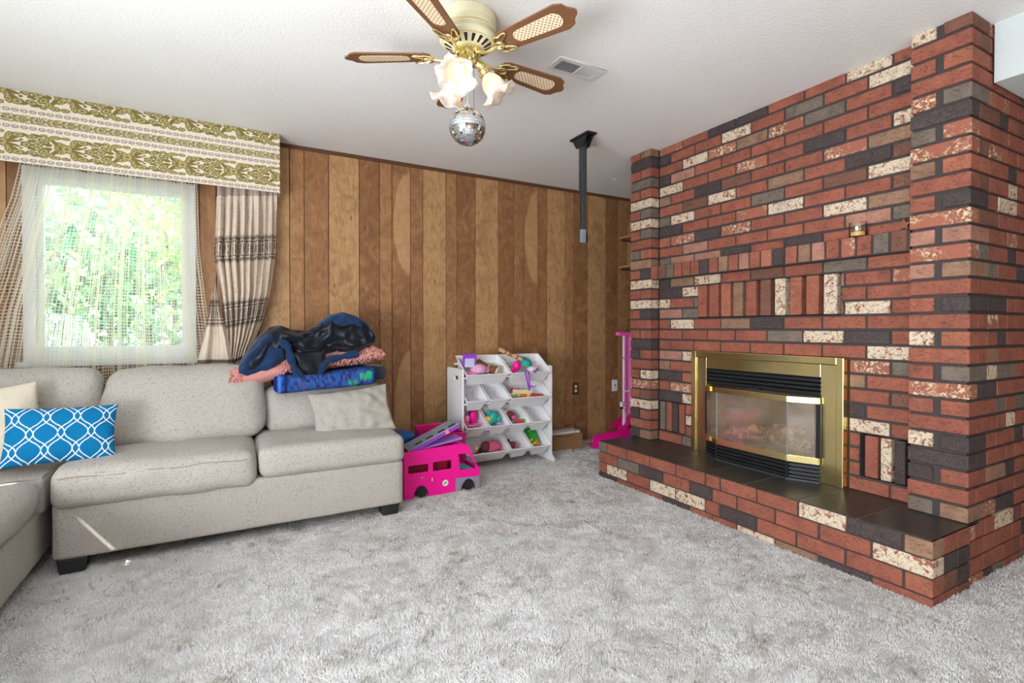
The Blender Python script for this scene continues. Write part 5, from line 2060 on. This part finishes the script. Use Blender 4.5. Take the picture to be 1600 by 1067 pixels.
# top row, first bin
lump('toy_phone', 'purple flip toy phone standing in the first top bin', 'toy', inbin(0, 0.075, 0.06, 0.005),
     [('screen_lid', 'box', ((-.042, .012, .05), (.042, .022, .125)), M_PURPLE), ('screen', 'box', ((-.03, .006, .045), (.03, .013, .10)), pl('pale_screen', (190, 200, 226), .3)),
      ('body', 'box', ((-.04, -.05, .0), (.04, .012, .016)), M_PURPLE), ('keypad', 'box', ((-.03, -.044, .015), (.03, .004, .021)), M_PINKLIGHT)], (R_(14), 0, R_(-8)))
lump('dotted_cloth', 'bunched pink polka-dot cloth between the toy phone and the drum', 'cloth', inbin(0, 0.155, 0.07, 0.015),
     [('bundle', 'ball', ((0, 0, .02), .055, .05, .035, 20, 12), M_DOTS), ('fold', 'ball', ((.045, .01, .012), .035, .04, .025, 16, 10), M_DOTS)])
dp = Vector(inbin(0, 0.285, 0.055, 0.040))
dr = thing('toy_drum', 'small brown hourglass drum with a cream skin lying in the top bin', 'drum', dp, (0, 0, 0))
dr.rotation_euler = Vector((0.30, -0.42, 0.30 - 0.45)).to_track_quat('Z', 'Y').to_euler()
part('drum_body', MB().lathe([(0.044, 0.035), (0.040, 0.0), (0.030, -0.05), (0.028, -0.075), (0.034, -0.11), (0.042, -0.15)], 28), M_BROWN, dr)
part('drum_head', MB().lathe([(0.045, 0.030), (0.046, 0.038), (0.043, 0.041), (0.02, 0.0415)], 28), M_DRUMSKIN, dr)
part('drum_ring', MB().lathe([(0.034, -0.045), (0.035, -0.055), (0.033, -0.06)], 28), M_BAMBOO, dr)
part('drum_base', MB().lathe([(0.043, -0.150), (0.046, -0.160), (0.040, -0.166)], 28), M_BROWN, dr)
# second top bin
rs = thing('rain_stick', 'bamboo rain stick with brown bands lying across the top bin', 'toy', (0, 0, 0))
A_, B_ = Vector(inbin(0, 0.375, 0.235, 0.125)), Vector(inbin(0, 0.555, 0.13, 0.085))
pts = [A_.lerp(B_, i / 12) for i in range(13)]
part('stick', MB().tube(pts, 0.017, 14), M_BAMBOO, rs)
for q in (3, 5, 6, 9):
    part('band', MB().tube([pts[q], pts[q] + (B_ - A_).normalized() * 0.011], 0.0182, 14), M_BROWN, rs)
lump('toy_shoe', 'hot pink plastic dress-up shoe in the second top bin', 'toy', inbin(0, 0.455, 0.06, 0.025),
     [('sole', 'ball', ((0, 0, 0), .055, .026, .014, 18, 10), M_PINK), ('heel_cup', 'ball', ((.04, .0, .02), .028, .026, .03, 16, 10), M_PINK), ('toe', 'ball', ((-.04, 0, .01), .03, .022, .014, 16, 10), M_PINKDARK)], (0, R_(-18), R_(8)))
lump('toy_bowl', 'teal plastic toy bowl tipped over in the second top bin', 'toy', inbin(0, 0.60, 0.14, 0.045),
     [('bowl', 'lathe', ([(0.01, 0.03), (0.035, 0.024), (0.05, 0.004), (0.052, 0.0), (0.045, 0.0)], 24), M_TEAL), ('rim', 'lathe', ([(0.050, -0.002), (0.054, 0.0), (0.052, 0.004)], 24), M_TEAL)], (R_(25), R_(10), 0))
lump('plush_toy', 'small white and pink plush toy beside the teal bowl', 'toy', inbin(0, 0.635, 0.05, 0.03),
     [('body', 'ball', ((0, 0, 0), .038, .03, .026, 16, 10), M_FOAM), ('ear', 'ball', ((.03, 0, .02), .012, .01, .016, 10, 8), M_PINKLIGHT), ('eye', 'ball', ((.02, -.027, .006), .006, .004, .006, 8, 6), M_BLACK)])
bw = thing('bow_ribbon', 'purple ribbon with pink pompom hanging over the top bin edge into the craft bin', 'ribbon', (0, 0, 0))
yf = YO - 0.045
part('ribbon_loop', MB().tube([(2.105, yf, 0.60), (2.085, yf - .006, 0.68), (2.065, yf - .01, 0.745), (2.075, yf - .008, 0.765), (2.095, yf - .008, 0.755), (2.10, yf - .01, 0.70), (2.112, yf, 0.61)], 0.006, 8), M_PURPLE, bw)
part('pompom', MB().ball((2.155, YO - 0.05, 0.752), 0.014, n=14, m=10), M_PURPLE, bw)
part('ribbon_tail', MB().tube([(2.11, yf, 0.62), (2.135, yf + .01, 0.635), (2.16, yf + .02, 0.62), (2.185, yf + .02, 0.635)], 0.006, 8), M_LILAC, bw)
# craft bin
lump('craft_card', 'cream craft card with orange print in the wide second-row bin', 'craft', inbin(1, 0.56, 0.06, 0.03),
     [('card', 'box', ((-.085, -.002, -.018), (.06, .002, .03)), M_CREAM), ('orange_patch', 'box', ((-.03, -.004, -.018), (.02, -.002, .004)), M_ORANGE)], (R_(10), R_(4), 0))
lump('yarn_ball', 'speckled green and cream yarn ball in the craft bin', 'yarn', inbin(1, 0.445, 0.045, 0.022),
     [('ball', 'ball', ((0, 0, 0), .034, .028, .024, 18, 12), pl('mossy_yarn', (150, 150, 110), .9, bump=0.8)), ('strand', 'tube', ([(-.02, -.02, .02), (.01, -.03, .022), (.03, -.02, .01)], .003, 6), M_CREAM)])
lump('felt_piece', 'red felt scrap at the end of the craft bin', 'felt', inbin(1, 0.68, 0.04, 0.02),
     [('felt', 'ball', ((0, 0, 0), .05, .022, .012, 16, 8), M_RED), ('felt_edge', 'ball', ((-.03, .004, .008), .02, .018, .01, 12, 8), M_RED)])
lump('foam_flower', 'magenta foam flower lying at the back of the craft bin', 'craft', inbin(1, 0.50, 0.12, 0.035),
     [('petal', 'ball', ((.02 * math.cos(q), .02 * math.sin(q), 0), .014, .014, .008, 10, 6), M_PINKDARK) for q in (0, 1.26, 2.5, 3.8, 5.0)] + [('flower_centre', 'ball', ((0, 0, .004), .01, .01, .008, 10, 6), M_PINKLIGHT)])
lump('small_clip', 'small dark clip left in the nearly empty second-row bin', 'clip', inbin(1, 0.22, 0.035, 0.008),
     [('clip', 'tube', ([(-.015, 0, 0), (0, -.004, .006), (.02, 0, 0)], .0035, 6), M_BLACK), ('clip_head', 'ball', ((.022, 0, 0), .007, .006, .005, 8, 6), M_GREYPL)])
# third row
lump('doll_chair', 'bright pink toy doll chair in the third-row pink bin', 'toy', inbin(2, 0.115, 0.10, 0.03),
     [('seat', 'ball', ((0, 0, .02), .028, .022, .045, 16, 10), M_PINK), ('backrest', 'box', ((-.022, .012, .0), (.022, .02, .07)), M_PINKDARK)])
lump('pink_basket', 'wiry pink toy basket lying in front of the pink bin', 'toy', inbin(2, 0.10, 0.04, 0.02),
     [('rim', 'tube', ([(.05 * math.cos(q / 14 * 6.283), .022 * math.sin(q / 14 * 6.283), .012) for q in range(14)], .0035, 6, True), M_PINKLIGHT),
      ('basket_wall', 'tube', ([(.04 * math.cos(q / 14 * 6.283), .018 * math.sin(q / 14 * 6.283), -.008) for q in range(14)], .0035, 6, True), M_MAGCLOTH),
      ('basket_handle', 'tube', ([(.04, 0, .01), (.07, -.01, .03), (.085, -.01, .045)], .0028, 6), M_PINKLIGHT)])
lump('pink_cloth_toy', 'dusky pink cloth toy at the rack side of the pink bin', 'toy', inbin(2, 0.035, 0.08, 0.03),
     [('body', 'ball', ((0, 0, 0.01), .030, .03, .04, 16, 10), M_MAGCLOTH), ('limb', 'ball', ((.01, -.02, .03), .016, .012, .02, 12, 8), M_PINKLIGHT)])
lump('plush_monster', 'teal plush creature in the third-row bin', 'toy', inbin(2, 0.285, 0.09, 0.035),
     [('body', 'ball', ((0, 0, .01), .036, .03, .040, 18, 12), M_TEAL), ('ear', 'ball', ((-.028, .004, .042), .014, .012, .016, 12, 8), M_TEAL), ('arm', 'ball', ((.032, -.016, .0), .016, .014, .022, 12, 8), M_TEAL)])
lump('yellow_block', 'yellow toy block resting against the teal plush', 'toy', inbin(2, 0.232, 0.075, 0.03),
     [('block', 'ball', ((0, -.004, .012), .022, .018, .02, 14, 10), M_YELLOW), ('sleeve', 'box', ((-.014, -.016, -.03), (.022, .008, .0)), M_AQUA)])
lump('lilac_bead_bag', 'small lilac bead bag in front of the teal plush', 'toy', inbin(2, 0.335, 0.04, 0.018),
     [('bag', 'ball', ((0, 0, 0), .030, .022, .016, 14, 10), pl('grey_lilac', (176, 160, 190), .6, bump=.8)), ('tie', 'ball', ((.024, 0, .01), .008, .008, .008, 8, 6), M_LILAC)])
lump('berry_doll', 'berry-coloured cloth doll at the back of the third-row bin', 'toy', inbin(2, 0.445, 0.11, 0.035),
     [('body', 'ball', ((0, 0, 0), .036, .028, .03, 16, 10), M_DUSK), ('head', 'ball', ((-.026, .01, .022), .018, .016, .018, 12, 8), M_SKIN), ('skirt', 'ball', ((.02, -.015, -.008), .028, .022, .016, 14, 8), M_MAGCLOTH)])
lump('red_cloth_scrap', 'crumpled red cloth scrap at the front of the third-row bin', 'cloth', inbin(2, 0.515, 0.04, 0.018),
     [('cloth', 'ball', ((0, 0, 0), .038, .022, .018, 16, 10), M_RED), ('cloth_corner', 'ball', ((.02, -.006, .008), .018, .012, .014, 12, 8), M_GREEN)])
lump('toy_crumb', 'tiny brown toy piece in the empty third-row bin', 'toy', inbin(2, 0.645, 0.035, 0.008),
     [('crumb', 'ball', ((0, 0, 0), .010, .006, .005, 10, 6), M_DUSK), ('crumb_end', 'ball', ((.010, 0, 0), .006, .005, .004, 8, 6), M_PINKLIGHT)])
# bottom row
lump('pink_bundle', 'pink netted bundle in the wide bottom bin', 'toy', inbin(3, 0.275, 0.06, 0.035),
     [('bundle', 'ball', ((0, 0, 0), .055, .04, .042, 20, 12), M_MAGCLOTH), ('bundle_tail', 'ball', ((-.05, 0, .008), .035, .03, .034, 16, 10), M_DUSK), ('net_strap', 'tube', ([(.0, -.04, .02), (.03, -.042, .0), (.045, -.03, -.02)], .003, 6), M_PINKLIGHT)])
lump('fashion_doll', 'small doll in black and yellow clothes lying in the wide bottom bin', 'doll', inbin(3, 0.16, 0.05, 0.025),
     [('torso', 'ball', ((0, 0, 0), .026, .018, .02, 14, 10), M_BLACK), ('head', 'ball', ((-.03, .0, .016), .016, .015, .017, 14, 10), M_SKIN), ('hair', 'ball', ((-.034, .006, .020), .018, .016, .018, 12, 8), M_YELLOW),
      ('leg', 'tube', ([(-.02, -.01, -.01), (-.06, -.02, -.02), (-.09, -.02, -.022)], .006, 8), M_DUSK), ('leg', 'tube', ([(-.01, -.02, -.012), (-.05, -.03, -.022), (-.08, -.03, -.022)], .006, 8), M_DUSK)])
lump('berry_bundle', 'small berry and pink bundle in the narrow bottom bin', 'toy', inbin(3, 0.455, 0.07, 0.022),
     [('bundle', 'ball', ((0, 0, 0), .032, .026, .022, 16, 10), M_DUSK), ('pink_tip', 'ball', ((.022, -.012, -.004), .020, .016, .012, 12, 8), M_MAGCLOTH), ('dark_tip', 'ball', ((-.02, .012, .022), .010, .01, .018, 10, 8), M_BLACK)])
lump('toy_tray', 'green plastic play tray standing in the end bottom bin', 'toy', inbin(3, 0.66, 0.14, 0.035),
     [('tray', 'box', ((-.05, -.07, -.006), (.045, .07, .002)), M_GREEN), ('tray_tree', 'ball', ((.0, .03, .012), .016, .014, .012, 12, 8), M_GREEN)], (TH + R_(8), 0, R_(-6)))
for q, (cx, u, h, mt, lb) in enumerate(((0.635, 0.085, 0.03, M_YELLOW, 'yellow toy animal standing highest on the green tray'), (0.672, 0.06, 0.028, M_ORANGE, 'orange toy animal at the middle of the green tray'),
                                        (0.645, 0.045, 0.022, M_YELLOW, 'yellow toy animal lying low in the end bottom bin'), (0.69, 0.045, 0.02, M_ORANGE, 'orange toy animal lying against the end of the bottom bin'))):
    lump('toy_animal', lb, 'toy', inbin(3, cx, u, h), [('body', 'ball', ((0, 0, 0), .017, .012, .011, 12, 8), mt), ('head', 'ball', ((.014, -.002, .012), .008, .008, .008, 10, 6), mt),
                                                     ('leg', 'tube', ([(.006, 0, -.004), (.007, 0, -.018)], .003, 6), mt), ('leg', 'tube', ([(-.008, 0, -.004), (-.009, 0, -.018)], .003, 6), mt)], (R_(20), 0, rng.uniform(-.6, .6)))

# ------------------------------------------------------------------ toy camper van
van = thing('toy_camper_van', 'hot pink toy camper van with black wheels standing beside the sofa', 'toy van', (0, 0, 0))
prof = [(0.978, 0.004), (0.975, 0.30), (0.985, 0.305), (1.33, 0.318), (1.395, 0.314), (1.425, 0.298), (1.455, 0.235), (1.49, 0.155), (1.507, 0.135), (1.509, 0.10), (1.500, 0.08), (1.498, 0.006),
        (1.475, 0.004), (1.462, 0.042), (1.420, 0.070), (1.378, 0.042), (1.366, 0.004), (1.14, 0.0), (1.135, 0.04), (1.087, 0.075), (1.039, 0.04), (1.035, 0.0)]
wins = [list(reversed(rrect(1.001, 0.163, 1.138, 0.216, 0.008, 3))), list(reversed(rrect(1.168, 0.160, 1.300, 0.220, 0.008, 3))),
        [(1.355, 0.146), (1.349, 0.252), (1.415, 0.252), (1.430, 0.240), (1.478, 0.172), (1.478, 0.134)]]
plate_with_holes('side_wall', prof, wins, 0.008, M_PINK, van, 0.001, loc=(0, 3.186, 0), rot=ROTXZ)
plate_with_holes('side_wall', prof, wins, 0.008, M_PINKDARK, van, 0.001, loc=(0, 3.396, 0), rot=ROTXZ)
sh = MB()
rp = [(0.978, 0.02), (0.975, 0.30), (0.985, 0.305), (1.33, 0.318), (1.395, 0.314), (1.425, 0.298), (1.455, 0.235)]
rp2 = [(1.49, 0.155), (1.507, 0.135), (1.509, 0.10), (1.500, 0.08), (1.498, 0.010)]
for chain in (rp[:2], rp[3:6], rp2):
    for (xa, za), (xb, zb2) in zip(chain[:-1], chain[1:]):
        sh.add([(xa, 3.189, za), (xb, 3.189, zb2), (xb, 3.393, zb2), (xa, 3.393, za), (xa - .004, 3.189, za - .004), (xb - .004, 3.189, zb2 - .004), (xb - .004, 3.393, zb2 - .004), (xa - .004, 3.393, za - .004)],
               [(0, 1, 2, 3), (7, 6, 5, 4), (0, 4, 5, 1), (3, 2, 6, 7), (0, 3, 7, 4), (1, 5, 6, 2)])
sh.box((0.98, 3.189, 0.028), (1.498, 3.393, 0.034))
part('shell', sh, M_PINK, van)
part('interior', MB().box((0.985, 3.26, 0.04), (1.30, 3.268, 0.29)), pl('deep_red_interior', (150, 16, 52), .5), van)
part('dashboard', MB().box((1.44, 3.20, 0.04), (1.485, 3.39, 0.125)).box((1.36, 3.22, 0.034), (1.43, 3.36, 0.11)), M_AQUA, van)
plate_with_holes('grey_fender', [(1.328, 0.002), (1.328, 0.092), (1.503, 0.084), (1.503, 0.006), (1.475, 0.004), (1.466, 0.046), (1.420, 0.076), (1.374, 0.046), (1.362, 0.002)], [], 0.004, M_GREYPL, van, 0.0, loc=(0, 3.180, 0), rot=ROTXZ)
for x in (1.087, 1.420):
    for y in (3.186, 3.38):
        w = part('wheel', MB().lathe([(0.020, -0.016), (0.035, -0.014), (0.037, -0.010), (0.037, 0.012), (0.034, 0.016), (0.012, 0.014)], 28), M_BLACK, van, loc=(x, y, 0.040), rot=(R_(90), 0, 0))
part('door_handle', MB().tube([(1.163, 3.178, 0.118), (1.160, 3.174, 0.108), (1.163, 3.178, 0.098)], 0.003, 6), M_WHITEPINK, van)
em = part('round_emblem', MB().lathe([(0.0205, 0), (0.0205, 0.003)], 24), M_FOAM, van, loc=(1.254, 3.180, 0.072), rot=(R_(90), 0, 0))
part('emblem_print', MB().ball((0.004, 0.003, 0.003), .008, .006, .001, 10, 6).ball((-0.006, -0.003, 0.003), .005, .007, .001, 10, 6), M_TEAL, em)
part('badge', MB().lathe([(0.008, 0), (0.008, 0.002)], 16), M_GREYPL, van, loc=(1.093, 3.180, 0.130), rot=(R_(90), 0, 0))
part('head_lamp', MB().ball((1.505, 3.20, 0.106), .006, .012, .006, 10, 8), M_FOAM, van)
# open roof panels
rf = MB()
Mr = Matrix.Translation((1.012, 3.20, 0.302)) @ Matrix.Rotation(R_(-22.5), 4, 'Y')
rf.box((0, 0, 0), (0.385, 0.15, 0.012), Mr)
part('roof_panel', rf, M_GREYPL, van, bevel=0.002)
part('roof_panel_edge', MB().box((0.02, -0.002, -0.020), (0.375, 0.15, -0.001), Mr), M_PURPLE, van, bevel=0.002)
part('clip', MB().box((0.27, -0.006, -0.018), (0.295, 0.0, 0.010), Mr), M_PINKLIGHT, van)
part('folded_slide', MB().box((0, 0, 0), (0.30, 0.13, 0.014), Matrix.Translation((1.10, 3.22, 0.298)) @ Matrix.Rotation(R_(-8), 4, 'Y')), M_LILAC, van, bevel=0.002)
for q, (x, z) in enumerate(((0.06, .012), (0.14, .012), (0.23, .012), (0.31, .012))):
    part('hinge_bump', MB().box((x, 0.01, z), (x + 0.05, 0.03, z + 0.004), Mr), M_BLACK, van)
sd_ = lump('seated_doll', 'small toy doll in aqua clothes sitting in the van cab', 'doll', (1.395, 3.30, 0.115),
           [('torso', 'ball', ((0, 0, .03), .018, .014, .03, 14, 10), M_AQUA), ('head', 'ball', ((-.004, 0, .075), .014, .014, .016, 14, 10), M_SKIN), ('hair', 'ball', ((-.010, .002, .078), .016, .016, .018, 12, 8), M_DUSK),
            ('leg', 'tube', ([(.0, -.006, .008), (.03, -.006, .012), (.05, -.006, -.004)], .006, 8), M_AQUA), ('leg', 'tube', ([(.0, .008, .008), (.03, .008, .012), (.05, .008, -.004)], .006, 8), M_AQUA)])
# magenta box and blue tub behind the van
bx = thing('toy_box', 'magenta plastic toy box standing behind the pink van', 'toy box', (1.335, 3.485, 0))
m = MB()
w2, d2, h2 = 0.165, 0.075, 0.345
m.prism([(-w2, -d2), (w2, -d2), (w2, d2), (-w2, d2)], 0, 0.02)
for lo, hi in (((-w2, -d2, 0.02), (w2, -d2 + .005, h2)), ((-w2, d2 - .005, 0.02), (w2, d2, h2 + 0.05)), ((-w2, -d2 + .005, 0.02), (-w2 + .005, d2 - .005, h2 + .03)), ((w2 - .005, -d2 + .005, 0.02), (w2, d2 - .005, h2))):
    m.box(lo, hi)
part('box_wall', m, M_PINKDARK, bx)
part('box_rim', MB().tube([(-w2, -d2, h2), (w2, -d2, h2), (w2, d2, h2 + .05), (-w2, d2, h2 + .05)], 0.005, 6, True), M_PINK, bx)
tb = thing('storage_tub', 'round blue plastic tub mostly hidden between sofa and magenta box', 'tub', (1.08, 3.66, 0))
part('tub_wall', MB().lathe([(0.09, 0), (0.115, 0.30), (0.121, 0.302), (0.121, 0.312), (0.110, 0.312), (0.088, 0.01)], 32, closed=False), M_BLUEPL, tb)
part('tub_lid', MB().lathe([(0.123, 0.306), (0.123, 0.318), (0.10, 0.336), (0.03, 0.352)], 32), M_BLUEPL, tb)

# ------------------------------------------------------------------ cardboard box
cb = thing('cardboard_box', 'long low brown cardboard box with white foam on top against the panelling', 'box', (2.69, 3.88, 0))
part('carton', MB().box((-0.165, -0.07, 0.0), (0.165, 0.07, 0.135)), M_CARDBOARD, cb, bevel=0.002)
part('foam_insert', MB().box((-0.160, -0.05, 0.135), (0.150, 0.06, 0.158)), M_FOAM, cb, bevel=0.003)
part('flap', MB().box((-0.165, 0.07, 0.10), (0.165, 0.074, 0.172)), M_CARDBOARD, cb)
part('wire', MB().tube([(-0.15, -0.074, 0.142), (-0.10, -0.078, 0.130), (-0.03, -0.076, 0.118), (0.04, -0.078, 0.128), (0.09, -0.06, 0.160), (0.12, 0.0, 0.172)], 0.0018, 6), M_WIRE, cb)

# ------------------------------------------------------------------ pink toy tower
tw = thing('toy_slide_tower', 'tall pink doll elevator tower with a slide, partly hidden by the far brick pillar', 'toy', (3.33, 3.76, 0))
part('post', MB().box((-0.035, -0.012, 0.06), (-0.008, 0.012, 1.03)), M_WHITEPINK, tw, bevel=0.004)
part('post_face', MB().box((-0.032, -0.016, 0.30), (-0.012, -0.0118, 1.02)), M_PINKLIGHT, tw)
part('post', MB().box((0.055, -0.012, 0.06), (0.08, 0.012, 1.03)), M_PINKLIGHT, tw, bevel=0.004)
part('back_panel', MB().box((-0.010, 0.012, 0.10), (0.060, 0.018, 1.03)), M_PINKLIGHT, tw)
part('top_cap', MB().box((-0.105, -0.03, 1.030), (0.14, 0.03, 1.062)), pl('rose_plastic', (250, 90, 190), .4), tw, bevel=0.005)
for z, mt in ((0.815, M_PINKLIGHT), (0.50, M_WHITEPINK), (0.38, M_PINKLIGHT)):
    part('rung', MB().box((-0.055, -0.025, z - 0.008), (0.09, -0.014, z + 0.008)), mt, tw, bevel=0.002)
part('lift_clip', MB().box((-0.075, -0.03, 0.335), (-0.030, 0.0, 0.352)).box((-0.075, -0.03, 0.335), (-0.062, 0.0, 0.40)), M_WHITEPINK, tw)
slp = [(-0.45, 0.012), (-0.46, 0.05), (-0.44, 0.125), (-0.25, 0.135), (-0.10, 0.17), (0.05, 0.26), (0.12, 0.33), (0.12, 0.02), (0.0, 0.008)]
part('slide_base', MB().prism([(-0.445, 0.010), (-0.455, 0.05), (-0.44, 0.118), (-0.42, 0.128), (-0.05, 0.150), (0.12, 0.165), (0.12, 0.010)], -0.075, -0.065, 'y'), M_PINK, tw)
part('slide_chute', MB().prism([(-0.43, 0.02), (-0.43, 0.03), (-0.10, 0.055), (-0.02, 0.20), (0.12, 0.34), (0.12, 0.32), (0.0, 0.19), (-0.09, 0.045)], -0.065, 0.05, 'y'), M_PINKDARK, tw)
part('slide_side', MB().prism([(-0.18, 0.13), (-0.02, 0.25), (0.12, 0.37), (0.12, 0.15)], 0.05, 0.058, 'y'), M_PINKDARK, tw)
part('base_foot', MB().box((-0.10, -0.06, 0.0), (0.12, 0.06, 0.06)), M_PINK, tw, bevel=0.004)

bpy.context.view_layer.update()
